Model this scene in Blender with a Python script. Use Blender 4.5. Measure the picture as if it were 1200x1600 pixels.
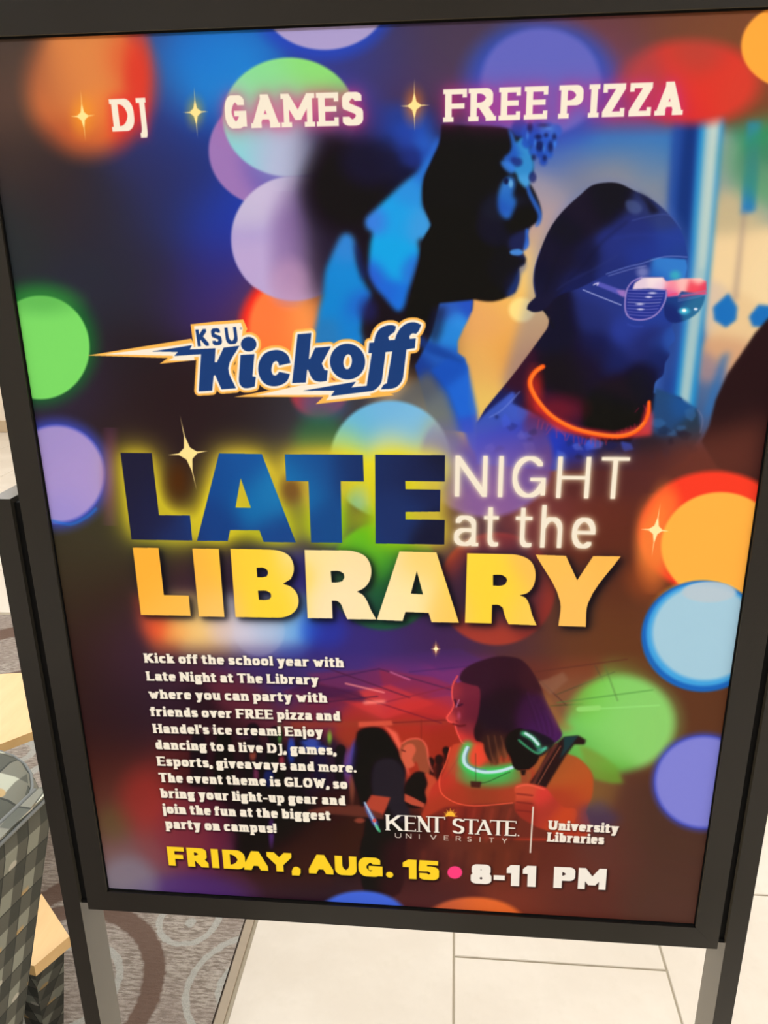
import bpy, bmesh, math, random
import numpy as np
from mathutils import Vector, Matrix
for o_ in list(bpy.data.objects): bpy.data.objects.remove(o_)
SC = bpy.context.scene; COL = SC.collection
# ---------------------------------------------------------------- camera, world, lights, exposure
cam = bpy.data.cameras.new('camera'); cam.sensor_fit = 'VERTICAL'; cam.sensor_height = 36; cam.lens = 1215.02/1600*36; cam.clip_start = .02
co = bpy.data.objects.new('camera', cam); COL.objects.link(co)
R_ = Matrix(((0.99602174, -0.01645294, 0.08757847), (0.08825563, 0.31794721, -0.9439918), (-0.01231389, 0.94796565, 0.3181344)))
co.matrix_world = Matrix.Translation((0.3212, -0.5625, 1.45)) @ R_.to_4x4()
SC.camera = co
w = bpy.data.worlds.new('world'); SC.world = w; w.use_nodes = True
w.node_tree.nodes['Background'].inputs[0].default_value = (1, 1, 1, 1); w.node_tree.nodes['Background'].inputs[1].default_value = .3
SC.view_settings.view_transform = 'Standard'; SC.view_settings.look = 'None'; SC.view_settings.gamma = 1
SC.view_settings.use_curve_mapping = False; SC.view_settings.exposure = 0.0
ROOM = (-5.0, 4.6, -3.2, 5.75, 2.9)
LAMPS = [(-3.4, -1.6), (-1.1, -1.6), (1.2, -1.6), (3.5, -1.6), (-3.4, 1.6), (-1.1, 1.6), (1.2, 1.6), (3.5, 1.6), (-3.4, 4.4), (-1.1, 4.4), (1.2, 4.4), (3.5, 4.4)]
for i_, (x_, y_) in enumerate(LAMPS):
    l_ = bpy.data.lights.new('ceiling_lamp_light', 'AREA'); l_.shape = 'RECTANGLE'; l_.size = 1.15; l_.size_y = .55; l_.energy = 30; l_.color = (.89, .965, 1.06)
    lo_ = bpy.data.objects.new('ceiling_lamp_light', l_); lo_.location = (x_, y_, ROOM[4]-.045); COL.objects.link(lo_)
# ---------------------------------------------------------------- printed artwork of the poster
# A small painter: everything is drawn with numpy on the flat sheet (PW x PH) in the sheet's own
# plane.  Positions are noted as they were measured on the photograph and carried to the sheet by
# the plane-to-plane map SH.

PW, PH = 1360, 1780
def _hom(src, dst):
    A = []
    for (x, y), (u, v) in zip(src, dst):
        A.append([x, y, 1, 0, 0, 0, -u*x, -u*y, -u]); A.append([0, 0, 0, x, y, 1, -v*x, -v*y, -v])
    return np.linalg.svd(np.array(A, float))[2][-1].reshape(3, 3)
CORN = [(-41, 60), (1298, 8), (1086, 1445), (168.7, 1389)]
SH = _hom(CORN, [(0, 0), (PW, 0), (PW, PH), (0, PH)])
def mp(pts):
    p = np.atleast_2d(np.asarray(pts, float)); q = np.c_[p, np.ones(len(p))] @ SH.T
    return q[:, :2]/q[:, 2:]
def lscale(x, y):
    a = mp([(x, y), (x+1, y), (x, y+1)]); return (np.linalg.norm(a[1]-a[0])+np.linalg.norm(a[2]-a[0]))/2
_iv = np.linalg.inv(SH); _gy, _gx = np.mgrid[0:PH, 0:PW].astype(np.float32)
_w = _iv[2, 0]*(_gx+.5)+_iv[2, 1]*(_gy+.5)+_iv[2, 2]
XP = ((_iv[0, 0]*(_gx+.5)+_iv[0, 1]*(_gy+.5)+_iv[0, 2])/_w).astype(np.float32)
YP = ((_iv[1, 0]*(_gx+.5)+_iv[1, 1]*(_gy+.5)+_iv[1, 2])/_w).astype(np.float32)
ART = np.zeros((PH, PW, 3), np.float32)
class M:                                    # a coverage mask limited to a box of the sheet
    def __init__(s, x0, y0, x1, y1):
        s.x0, s.y0 = max(0, int(x0)), max(0, int(y0)); s.x1, s.y1 = min(PW, int(x1)), min(PH, int(y1))
        s.x1 = max(s.x1, s.x0+1); s.y1 = max(s.y1, s.y0+1)
        s.a = np.zeros((s.y1-s.y0, s.x1-s.x0), np.float32)
    def sl(s): return slice(s.y0, s.y1), slice(s.x0, s.x1)
def convex(m, P):
    P = np.asarray(P, float); a = 0
    x, y = P[:, 0], P[:, 1]; xs, ys = np.roll(x, -1), np.roll(y, -1)
    if (x*ys-xs*y).sum() < 0: P = P[::-1]; x, y = P[:, 0], P[:, 1]; xs, ys = np.roll(x, -1), np.roll(y, -1)
    x0, y0 = max(m.x0, int(x.min())-1), max(m.y0, int(y.min())-1); x1, y1 = min(m.x1, int(x.max())+2), min(m.y1, int(y.max())+2)
    if x1 <= x0 or y1 <= y0: return
    gx = np.arange(x0, x1)+.5; gy = (np.arange(y0, y1)+.5)[:, None]; c = None
    for i in range(len(P)):
        dx, dy = xs[i]-x[i], ys[i]-y[i]; L = (dx*dx+dy*dy)**.5
        if L < 1e-6: continue
        d = ((gy-y[i])*dx-(gx-x[i])*dy)/L
        c = d if c is None else np.minimum(c, d)
    v = m.a[y0-m.y0:y1-m.y0, x0-m.x0:x1-m.x0]
    np.maximum(v, np.clip(c+.5, 0, 1), out=v)
def hull(P):
    P = sorted(set(map(tuple, np.round(P, 4)))); lo = []; up = []
    def cr(o, a, b): return (a[0]-o[0])*(b[1]-o[1])-(a[1]-o[1])*(b[0]-o[0])
    for p in P:
        while len(lo) > 1 and cr(lo[-2], lo[-1], p) <= 0: lo.pop()
        lo.append(p)
    for p in reversed(P):
        while len(up) > 1 and cr(up[-2], up[-1], p) <= 0: up.pop()
        up.append(p)
    return lo[:-1]+up[:-1]
def smooth(P, n=6, closed=True):             # Catmull-Rom through the points
    P = np.asarray(P, float); N = len(P); out = []
    for i in range(N if closed else N-1):
        p0, p1, p2, p3 = (P[(i-1) % N], P[i], P[(i+1) % N], P[(i+2) % N]) if closed else (P[max(i-1, 0)], P[i], P[i+1], P[min(i+2, N-1)])
        for k in range(n):
            t = k/n; out.append(.5*((2*p1)+(-p0+p2)*t+(2*p0-5*p1+4*p2-p3)*t*t+(-p0+3*p1-3*p2+p3)*t**3))
    if not closed: out.append(P[-1])
    return np.array(out)
def csmooth(P, n=5, corner=42):               # rounds the gentle turns of a traced outline, keeps its corners
    P = np.asarray(P, float); N = len(P); D = np.roll(P, -1, 0)-P; L = np.linalg.norm(D, axis=1)+1e-9; U = D/L[:, None]; T = []
    for i in range(N):
        a, b = U[i-1], U[i]; ang = np.degrees(np.arccos(np.clip(a @ b, -1, 1)))
        if ang > corner: T.append((a, b))
        else:
            t = a if L[i-1] > 2.5*L[i] else b if L[i] > 2.5*L[i-1] else (a+b); t = t/np.linalg.norm(t); T.append((t, t))
    out = []
    for i in range(N):
        j = (i+1) % N; m0, m1 = T[i][1]*L[i], T[j][0]*L[i]
        for k in range(n):
            t = k/n; out.append((2*t**3-3*t*t+1)*P[i]+(t**3-2*t*t+t)*m0+(-2*t**3+3*t*t)*P[j]+(t**3-t*t)*m1)
    return np.array(out)
def fillpoly(m, rings):                      # even-odd fill, 3 sub-rows, exact in x
    E = []
    for R in rings:
        R = np.asarray(R, float); E.append(np.c_[R, np.roll(R, -1, 0)])
    E = np.concatenate(E); y0 = max(m.y0, int(E[:, 1].min())); y1 = min(m.y1, int(E[:, 1].max())+2); SS = 3
    for yy in range(y0, y1):
        row = np.zeros(m.x1-m.x0+2)
        for k in range(SS):
            y = yy+(k+.5)/SS; c = (E[:, 1] <= y) != (E[:, 3] <= y); e = E[c]
            if not len(e): continue
            xs = np.sort(e[:, 0]+(y-e[:, 1])*(e[:, 2]-e[:, 0])/(e[:, 3]-e[:, 1]))-m.x0
            xs = np.clip(xs, 0, m.x1-m.x0)
            for a, b in zip(xs[::2], xs[1::2]):
                ia, ib = int(a), int(b)
                if ia == ib: row[ia] += b-a
                else: row[ia] += ia+1-a; row[ia+1:ib] += 1; row[ib] += b-ib
        r = m.a[yy-m.y0]; np.maximum(r, np.clip(row[:len(r)]/SS, 0, 1), out=r)
def blur(m, s):                              # gaussian by separable convolution on a padded box
    if s < .3: return m
    p = int(3*s)+1; o = M(m.x0-p, m.y0-p, m.x1+p, m.y1+p); st = max(1, int(s/3))
    b = np.pad(m.a, ((m.y0-(m.y0-p), p), (m.x0-(m.x0-p), p)))       # full pad, cropped below
    H_, W_ = b.shape; hh, ww = -(-H_//st)*st, -(-W_//st)*st
    b = np.pad(b, ((0, hh-H_), (0, ww-W_)))
    if st > 1: b = b.reshape(hh//st, st, ww//st, st).mean((1, 3))
    ss = s/st; k = np.exp(-.5*(np.arange(-int(3*ss+1), int(3*ss+1)+1)/ss)**2); k /= k.sum(); r = len(k)//2
    for ax in (0, 1):
        q = np.pad(b, ((r, r), (0, 0)) if ax == 0 else ((0, 0), (r, r))); c = np.zeros_like(b)
        for i, w in enumerate(k): c += w*(q[i:i+b.shape[0]] if ax == 0 else q[:, i:i+b.shape[1]])
        b = c
    if st > 1:                               # bilinear back up
        for ax, n in ((0, hh), (1, ww)):
            t = np.clip((np.arange(n)+.5)/st-.5, 0, b.shape[ax]-1); i0 = t.astype(int); i1 = np.minimum(i0+1, b.shape[ax]-1); f = (t-i0)
            b = np.take(b, i0, ax)*((1-f)[:, None] if ax == 0 else 1-f)+np.take(b, i1, ax)*(f[:, None] if ax == 0 else f)
    oy, ox = o.y0-(m.y0-p), o.x0-(m.x0-p)
    o.a = b[oy:oy+o.a.shape[0], ox:ox+o.a.shape[1]].astype(np.float32); return o
def paint(m, col, al=1.0, mode='n'):
    s = m.sl(); a = (m.a*al)[..., None]; A = ART[s]
    c = field(col, s) if isinstance(col, list) else np.array(col, np.float32)/255
    if mode == 's': c = 1-(1-A)*(1-c)
    elif mode == 'm': c = A*c
    ART[s] = A*(1-a)+c*a
def field(spl, s):                           # colour wash between noted colours (x, y, rgb[, reach])
    x, y = XP[s], YP[s]; st = 4; xs, ys = x[::st, ::st], y[::st, ::st]; W = 1e-9; C = 0
    for q in spl:
        r = q[5] if len(q) > 5 else 46
        w = np.exp(-((xs-q[0])**2+(ys-q[1])**2)/(2*r*r))+1e-6/(1+((xs-q[0])**2+(ys-q[1])**2)/1e4)
        W = W+w; C = C+w[..., None]*np.array(q[2:5], np.float32)/255
    C = C/W[..., None]; h, w_ = x.shape
    for ax, n in ((0, h), (1, w_)):
        t = np.clip(np.arange(n)/st, 0, C.shape[ax]-1); i0 = t.astype(int); i1 = np.minimum(i0+1, C.shape[ax]-1); f = t-i0
        f = f[:, None, None] if ax == 0 else f[None, :, None]
        C = np.take(C, i0, ax)*(1-f)+np.take(C, i1, ax)*f
    return C.astype(np.float32)
def box(P, pad=4):
    P = np.asarray(P); return M(P[:, 0].min()-pad, P[:, 1].min()-pad, P[:, 0].max()+pad, P[:, 1].max()+pad)
def poly(pts, col, al=1, b=.5, sm=0, holes=(), mode='n'):   # traced outline, optional smoothing and softness
    R = [mp(csmooth(pts) if sm == 'c' else smooth(pts, sm) if sm else pts)]+[mp(smooth(h, sm) if sm else h) for h in holes]
    m = box(R[0]); fillpoly(m, R); s = lscale(*np.mean(np.asarray(pts, float), 0)); paint(blur(m, b*s), col, al, mode)
def line(pts, w, col, al=1, b=.5, sm=4, mode='n', w2=None):  # tapering soft line
    P = np.asarray(pts, float); P = smooth(P, sm, False) if sm else P; s = lscale(*P.mean(0)); Q = mp(P); m = box(Q, w*s+4)
    n = len(Q)-1; t = np.linspace(0, 2*np.pi, 10)[:-1]
    for i in range(n):
        r0 = (w+((w2 if w2 is not None else w)-w)*i/n)*s/2; r1 = (w+((w2 if w2 is not None else w)-w)*(i+1)/n)*s/2
        convex(m, hull(np.r_[np.c_[Q[i, 0]+r0*np.cos(t), Q[i, 1]+r0*np.sin(t)], np.c_[Q[i+1, 0]+r1*np.cos(t), Q[i+1, 1]+r1*np.sin(t)]]))
    paint(blur(m, b*s), col, al, mode)
def disc(cx, cy, rx, ry, col, soft=3, al=1, mode='n', edge=None, ew=8, yc=None, fx=None, fy=None):
    R = max(rx, ry)+soft+2; q = mp([(cx-R, cy-R), (cx+R, cy-R), (cx+R, cy+R), (cx-R, cy+R)]); m = box(q, 2); s = m.sl()
    x, y = XP[s], YP[s]; d = (np.sqrt(((x-cx)/rx)**2+((y-cy)/ry)**2)-1)*min(rx, ry)
    a = np.clip(.5-d/(2*soft), 0, 1); a = a*a*(3-2*a)
    if fx: t = np.clip((x-fx[0])/(fx[1]-fx[0]), 0, 1); a = a*t*t*(3-2*t)
    if fy: t = np.clip((y-fy[0])/(fy[1]-fy[0]), 0, 1); a = a*t*t*(3-2*t)
    m.a = a.astype(np.float32); paint(m, col, al, mode)
def bokeh(cx, cy, rx, ry, col, rim, hw=14, soft=2.5, ha=.9, rw=5, **k):   # out-of-focus lamp: halo, rim, disc
    disc(cx, cy, rx+hw*.4, ry+hw*.4, rim, soft=hw, al=ha, **k)
    disc(cx, cy, rx, ry, [(cx, cy)+tuple(rim)+(50,)] if 0 else rim, soft=soft, al=ha, **k)
    disc(cx, cy, rx-rw*.5, ry-rw*.5, col, soft=soft+rw*.5, **k)
# ---- lettering: every glyph is a set of centre lines swept by a pen; faces differ by pen and slabs
def EL(cx, cy, rx, ry, a0, a1, n=12):
    t = np.radians(np.linspace(a0, a1, n)); return [(cx+rx*np.cos(v), cy+ry*np.sin(v)) for v in t]
X = .70                                      # lower-case height
G = {
 'A': (.86, [[(0, 0), (.5, 1), (1, 0)], [(.2, .3), (.8, .3)]], 'bl br tm'),
 'B': (.78, [[(0, 0), (0, 1), (.5, 1)]+EL(.55, .77, .37, .23, 90, -90)+[(0, .54)], [(.5, .54)]+EL(.55, .27, .45, .27, 90, -90)+[(0, 0)]], 'Bl Tl'),
 'C': (.78, [EL(.52, .5, .52, .5, 50, 310, 20)], ''),
 'D': (.84, [[(0, 0), (0, 1), (.4, 1)]+EL(.45, .5, .55, .5, 90, -90, 16)+[(0, 0)]], 'Bl Tl'),
 'E': (.70, [[(1, 1), (0, 1), (0, 0), (1, 0)], [(0, .52), (.85, .52)]], 'Bl Tl ed'),
 'F': (.68, [[(1, 1), (0, 1), (0, 0)], [(0, .48), (.85, .48)]], 'bl Tl fd'),
 'G': (.84, [EL(.5, .5, .5, .5, 42, 335, 22), [(1, .44), (.62, .44)], [(1, .44), (1, .06)]], ''),
 'H': (.86, [[(0, 0), (0, 1)], [(1, 0), (1, 1)], [(0, .5), (1, .5)]], 'bl br tl tr'),
 'I': (.0, [[(0, 0), (0, 1)]], 'bl tl'),
 'J': (.34, [[(.85, 1), (.85, .02)]+EL(.05, -.02, .8, .22, 0, -105, 8)], 'tj'),
 'K': (.84, [[(0, 0), (0, 1)], [(.9, 1), (.05, .42)], [(.3, .6), (1, 0)]], 'bl tl br tr'),
 'L': (.66, [[(0, 1), (0, 0), (1, 0)]], 'Bl tl ld'),
 'M': (1.02, [[(0, 0), (0, 1), (.5, .25), (1, 1), (1, 0)]], 'bl br Tl Tr'),
 'N': (.88, [[(0, 0), (0, 1), (1, 0), (1, 1)]], 'bl Tl tr'),
 'O': (.88, [EL(.5, .5, .5, .5, 0, 360, 26)], ''),
 'P': (.76, [[(0, 0), (0, 1), (.5, 1)]+EL(.55, .73, .45, .27, 90, -90)+[(0, .46)]], 'bl Tl'),
 'R': (.82, [[(0, 0), (0, 1), (.5, 1)]+EL(.52, .74, .40, .26, 90, -90)+[(0, .48)], [(.5, .48), (1, 0)]], 'bl Tl br'),
 'S': (.70, [EL(.5, .75, .46, .25, 30, 200, 12)+[(.12, .6), (.88, .42)]+EL(.5, .26, .5, .26, 20, -150, 12)], ''),
 'T': (.78, [[(0, 1), (1, 1)], [(.5, 1), (.5, 0)]], 'bm td'),
 'U': (.84, [[(0, 1), (0, .4)]+EL(.5, .4, .5, .4, 180, 360, 14)+[(1, 1)]], 'tl tr'),
 'V': (.82, [[(0, 1), (.5, 0), (1, 1)]], 'tl tr'),
 'W': (1.2, [[(0, 1), (.26, 0), (.5, .85), (.74, 0), (1, 1)]], 'tl tr'),
 'Y': (.82, [[(0, 1), (.5, .45), (1, 1)], [(.5, .5), (.5, 0)]], 'tl tr bm'),
 'Z': (.74, [[(0, 1), (1, 1), (0, 0), (1, 0)]], 'zd'),
 '1': (.32, [[(0, .78), (.9, 1), (1, 1), (1, 0)]], ''),
 '5': (.66, [[(.9, 1), (.1, 1), (.04, .56), (.4, .62)]+EL(.5, .3, .48, .3, 80, -150, 14)], ''),
 '8': (.74, [EL(.5, .77, .42, .23, 0, 360, 18), EL(.5, .25, .5, .25, 0, 360, 18)], '8'),
 'a': (.56, [[(.08, X*.85)]+EL(.42, X*.72, .45, X*.28, 120, 0, 8)+[(.87, .0), (1, 0)], [(.87, X*.52)]+EL(.42, X*.27, .42, X*.27, 80, 320, 12)+[(.87, X*.25)]], ''),
 'b': (.60, [[(0, 1), (0, 0)], EL(.45, X/2, .55, X/2, 130, -130, 14)], 'tl'),
 'c': (.52, [EL(.55, X/2, .55, X/2, 50, 310, 14)], ''),
 'd': (.60, [[(1, 1), (1, 0)], EL(.55, X/2, .55, X/2, 50, 310, 14)], 'ul br'),
 'e': (.56, [[(.05, X*.52), (1, X*.52)]+EL(.5, X/2, .5, X/2, 5, 310, 18)], ''),
 'f': (.30, [[(1.0, .97)]+EL(.75, .75, .5, .25, 80, 180, 6)+[(.25, 0)], [(-.25, X), (.95, X)]], 'b2'),
 'g': (.58, [EL(.45, X*.6, .45, X*.4, 0, 360, 16), [(.9, X), (1.1, X)], [(.1, X*.16), (.1, 0), (.9, -.02)], EL(.5, -.15, .5, .13, 70, -250, 12)], ''),
 'h': (.60, [[(0, 1), (0, 0)], [(0, X*.7)]+EL(.5, X*.6, .5, X*.4, 140, 0, 8)+[(1, 0)]], 'bl br tl'),
 'i': (.0, [[(0, 0), (0, X)], [(0, 1.0), (0, 1.02)]], 'bl xl'),
 'j': (.10, [[(1, X), (1, -.1)]+EL(0, -.08, 1, .2, 0, -100, 5), [(1, 1.0), (1, 1.02)]], 'xr'),
 'k': (.58, [[(0, 0), (0, 1)], [(.9, X), (.05, X*.38)], [(.35, X*.6), (1, 0)]], 'bl tl br'),
 'l': (.0, [[(0, 0), (0, 1)]], 'bl tl'),
 'm': (.98, [[(0, 0), (0, X)], [(0, X*.7)]+EL(.25, X*.6, .25, X*.4, 140, 0, 6)+[(.5, 0)], [(.5, X*.7)]+EL(.75, X*.6, .25, X*.4, 140, 0, 6)+[(1, 0)]], 'bl xl br'),
 'n': (.60, [[(0, 0), (0, X)], [(0, X*.7)]+EL(.5, X*.6, .5, X*.4, 140, 0, 8)+[(1, 0)]], 'bl xl br'),
 'o': (.60, [EL(.5, X/2, .5, X/2, 0, 360, 20)], ''),
 'p': (.60, [[(0, X), (0, -.3)], EL(.45, X/2, .55, X/2, 130, -130, 14)], 'xl pl'),
 'r': (.42, [[(0, 0), (0, X)], [(0, X*.65)]+EL(.7, X*.6, .6, X*.4, 150, 60, 6)], 'bl xl'),
 's': (.48, [EL(.5, X*.75, .46, X*.25, 30, 200, 9)+[(.12, X*.6), (.88, X*.42)]+EL(.5, X*.26, .5, X*.26, 20, -150, 9)], ''),
 't': (.34, [[(.3, .92), (.3, .2)]+EL(.75, .18, .45, .18, 180, 300, 6), [(-.15, X), (.95, X)]], ''),
 'u': (.60, [[(0, X), (0, X*.4)]+EL(.5, X*.4, .5, X*.4, 180, 350, 8), [(1, X), (1, 0)]], 'xl xr br'),
 'v': (.58, [[(0, X), (.5, 0), (1, X)]], 'xl xr'),
 'w': (.90, [[(0, X), (.27, 0), (.5, X*.8), (.73, 0), (1, X)]], 'xl xr'),
 'y': (.58, [[(0, X), (.5, .02)], [(1, X), (.42, -.2), (.1, -.28)]], 'xl xr'),
 'z': (.50, [[(0, X), (1, X), (0, 0), (1, 0)]], ''),
 '.': (.0, [[(0, 0), (0, .04)]], ''), ',': (.0, [[(0, 0), (0, .04)], [(.02, .0), (-.05, -.16)]], ''),
 '!': (.0, [[(0, 0), (0, .03)], [(0, .36), (0, 1)]], ''), "'": (.0, [[(0, .78), (0, 1)]], ''), '-': (.3, [[(0, .33), (1, .33)]], ''),
}
def glyph(m, ch, O, ux, uy, x0, w, st):
    """sweep the pen along glyph ch; O origin on the sheet, ux / uy unit vectors (1 = cap height), x0.. x0+w"""
    pw, ph = st['w'], st['h']; wd, strokes, serifs = G[ch]
    if ch in ".!'," or ch == 'i' or ch == 'l' or ch == 'I': iw = 0
    else: iw = max(w-pw, .02)
    xc = x0+pw/2 if iw else x0+w/2
    sl = st.get('slab', 0)
    cx = sl*.75 if (sl and iw and any(s in serifs for s in ('bl', 'tl', 'Bl', 'Tl', 'xl', 'pl', 'ul'))) else 0
    cr = sl*.75 if (sl and iw and any(s in serifs for s in ('br', 'tr', 'Tr', 'xr'))) else 0
    xc += cx; iw = max(iw-cx-cr, .02) if iw else 0
    lo, hi = ph/2, 1-ph
    def T(p):
        x, y = p; yy = y
        X_ = xc+x*iw if iw else xc+x
        if y <= 1.0: yy = lo+y*hi
        else: yy = 1+(y-1)
        if y < 0: yy = lo+y
        return X_, yy
    corners = [(-pw/2, -ph/2), (pw/2, -ph/2), (pw/2, ph/2), (-pw/2, ph/2)]
    if st.get('round'):
        k = .62; corners = [(sx*pw/2*a, sy*ph/2*b) for sx in (-1, 1) for sy in (-1, 1) for a, b in ((1, k*.7), (k*.7, 1), (.9, .9*1))] if st['round'] == 1 else [(pw/2*np.cos(t), ph/2*np.sin(t)) for t in np.linspace(0, 2*np.pi, 13)[:-1]]
    def seg(a, b, cs):
        Q = [(p[0]+c[0], p[1]+c[1]) for p in (a, b) for c in cs]
        Q = np.array(Q); Q = O+Q[:, :1]*ux+Q[:, 1:]*uy; convex(m, hull(Q))
    dotr = st.get('dot', 1.15)
    for sk in strokes:
        P = [T(p) for p in sk]
        if len(sk) == 2 and abs(sk[0][1]-sk[1][1]) <= .05 and sk[0][0] == sk[1][0]:     # dots
            r = pw*dotr/2; y = P[0][1] if sk[0][1] > .5 else r; y = max(y, .93) if sk[0][1] > .5 else r
            seg((P[0][0], y), (P[0][0]+.001, y), [(r*np.cos(t), r*np.sin(t)) for t in np.linspace(0, 2*np.pi, 13)[:-1]]); continue
        thin = st.get('thin')
        for a, b in zip(P[:-1], P[1:]):
            cs = corners
            if ch == '8': cs = [(c[0], c[1]*.72) for c in corners]
            if ch == 'J' and sl: cs = [(c[0]*.85, c[1]*.9) for c in corners]
            if ch in 'MWmw' and pw > .2: cs = [(c[0]*.84, c[1]) for c in corners]
            if thin and b[0]-a[0] != 0 and ((b[1]-a[1])*(b[0]-a[0]) > 1e-3 and ch in 'AVWYNMU' and abs(b[1]-a[1]) > .2): cs = [(c[0]*thin, c[1]) for c in corners]
            if thin and ch == 'N' and abs(a[0]-b[0]) < 1e-6: cs = [(c[0]*thin, c[1]) for c in corners]
            if abs(a[1]-b[1]) < 1e-6 and abs(a[0]-b[0]) > 1e-6 and not st.get('round'): # flat bars keep the pen height
                cs = corners
            if st.get('stem') and abs(a[0]-b[0]) < 1e-6 and abs(a[1]-b[1]) > .3: cs = [(c[0]*st['stem'], c[1]) for c in cs]
            seg(a, b, cs)
    if sl:
        sh = st.get('sh', ph)*1.0; h = sh/2
        L, R_, Mi = xc, xc+iw, xc+iw/2
        bar = lambda xa, xb, y: seg((xa, y), (xb, y), [(0, -h), (0, h)])
        e = pw/2+sl; k = 0 if not iw else 1
        for s in serifs.split():
            if s == 'bl': bar(L-e, L+e, h)
            elif s == 'br': bar(R_-e, R_+e, h)
            elif s == 'Bl': bar(L-e, L, h)
            elif s in ('tl',): bar(L-e, L+(e if ch in 'HKLIUVWYN' else 0), 1-h)
            elif s == 'tj': bar(xc+.8*iw-e*1.15, xc+.8*iw+e*.8, 1-h)
            elif s == 'tr': bar(R_-e, R_+e, 1-h)
            elif s == 'Tl': bar(L-e, L, 1-h)
            elif s == 'Tr': bar(R_, R_+e, 1-h)
            elif s == 'bm': bar(Mi-e, Mi+e, h)
            elif s == 'tm': bar(Mi-e*.9, Mi, 1-h)
            elif s == 'xl': y = lo+X*hi+ph/2-h; bar(L-e, L+(e*.6 if ch in 'vwy' else 0), y)
            elif s == 'xr': y = lo+X*hi+ph/2-h; bar(R_-e*.8, R_+(e if ch in 'vwy' else 0), y)
            elif s == 'ul': bar(R_-e, R_, 1-h)
            elif s == 'pl': bar(L-e, L+e, -.3+lo-ph/2+h)
            elif s == 'b2': bar(xc+.25*iw-e, xc+.25*iw+e, h)
            v = st.get('ed', .16)
            def tick(x, y0, y1): seg((x, y0), (x, y1), [(-h, 0), (h, 0)])
            if s in ('ed', 'ld', 'zd'): tick(R_+pw/2-h, 0, ph+v)
            if s in ('ed', 'fd'): tick(R_+pw/2-h, 1-ph-v, 1)
            if s == 'td': tick(L-pw/2+h, 1-ph-v, 1); tick(R_+pw/2-h, 1-ph-v, 1)
            if s == 'zd': tick(L-pw/2+h, 1-ph-v, 1)
def adv(ch, st):
    if ch == ' ': return st.get('sp', .32)
    w = G[ch][0]*st.get('wide', 1)+st['w']
    sl = st.get('slab', 0); s = G[ch][2]
    if ch in 'iIl': return st['w']+2*sl
    if sl and any(q in s for q in ('bl', 'Bl', 'Tl', 'xl', 'tl')): w += sl*.5
    return w*1.0
def text(s, p0, p1, cap, st, col=None, al=1, spans=None, sh=None, glow=None, b=.25, grow=0):
    """a line of lettering from baseline point p0 to p1 (photograph), cap height in photograph px at its middle"""
    q = mp([p0, p1]); d = q[1]-q[0]; Ld = np.linalg.norm(d); d = d/Ld; n = np.array([d[1], -d[0]])
    mid = (np.array(p0)+np.array(p1))/2; c = mp([mid, mid-np.array([0, cap])]); H = abs((c[1]-c[0]) @ n)
    tr = st.get('track', .1)
    if spans: gl = [(ch, ((mp([(a, mid[1])])[0]-q[0]) @ d)/H, 0) for ch, a, _ in spans]; ex = []
    m = box(np.r_[q, q+n*H*1.4, q-n*H*.5], 8)
    if spans:
        for ch, a, e in spans:
            a -= min(0, cap*(a-647)/(4420-p0[1])); e -= max(0, cap*(e-647)/(4420-p0[1]))   # plumb lines lean in the photograph
            ya = p0[1]+(p1[1]-p0[1])*(a-p0[0])/(p1[0]-p0[0]); ye = p0[1]+(p1[1]-p0[1])*(e-p0[0])/(p1[0]-p0[0])
            u = ((mp([(a, ya)])[0]-q[0]) @ d)/H; v = ((mp([(e, ye)])[0]-q[0]) @ d)/H
            glyph(m, ch, q[0], d*H, n*H, u, v-u, st)
    else:
        ws = [adv(ch, st) for ch in s]; tot = sum(ws)+tr*(len(s)-1); k = (Ld/H)/tot; x = 0
        for ch, w in zip(s, ws):
            if ch != ' ': glyph(m, ch, q[0], d*H, n*H, x, w*k, st)
            x += (w+tr)*k
    sc = lscale(*mid)
    if glow: 
        for g in (glow if isinstance(glow, list) else [glow]): g_ = blur(m, g[1]*sc); g_.a = np.clip(g_.a*g[3], 0, 1); paint(g_, g[0], g[2])
    if sh:
        g_ = blur(m, sh[2]*sc); g_.a = np.clip(g_.a*1.25, 0, 1); o = M(0, 0, 1, 1); o.a = g_.a; dx, dy = int(round(sh[0]*sc)), int(round(sh[1]*sc))
        o.x0, o.y0, o.x1, o.y1 = g_.x0+dx, g_.y0+dy, g_.x1+dx, g_.y1+dy
        if o.x0 >= 0 and o.y0 >= 0 and o.x1 <= PW and o.y1 <= PH: paint(o, sh[4] if len(sh) > 4 else (8, 6, 10), sh[3])
    if col is not None: paint(blur(m, b*sc), col, al)
    return m
def Z(off, sc, pts): return [(off[0]+x/sc, off[1]+y/sc) for x, y in pts]
WH = (238, 230, 214)
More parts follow.
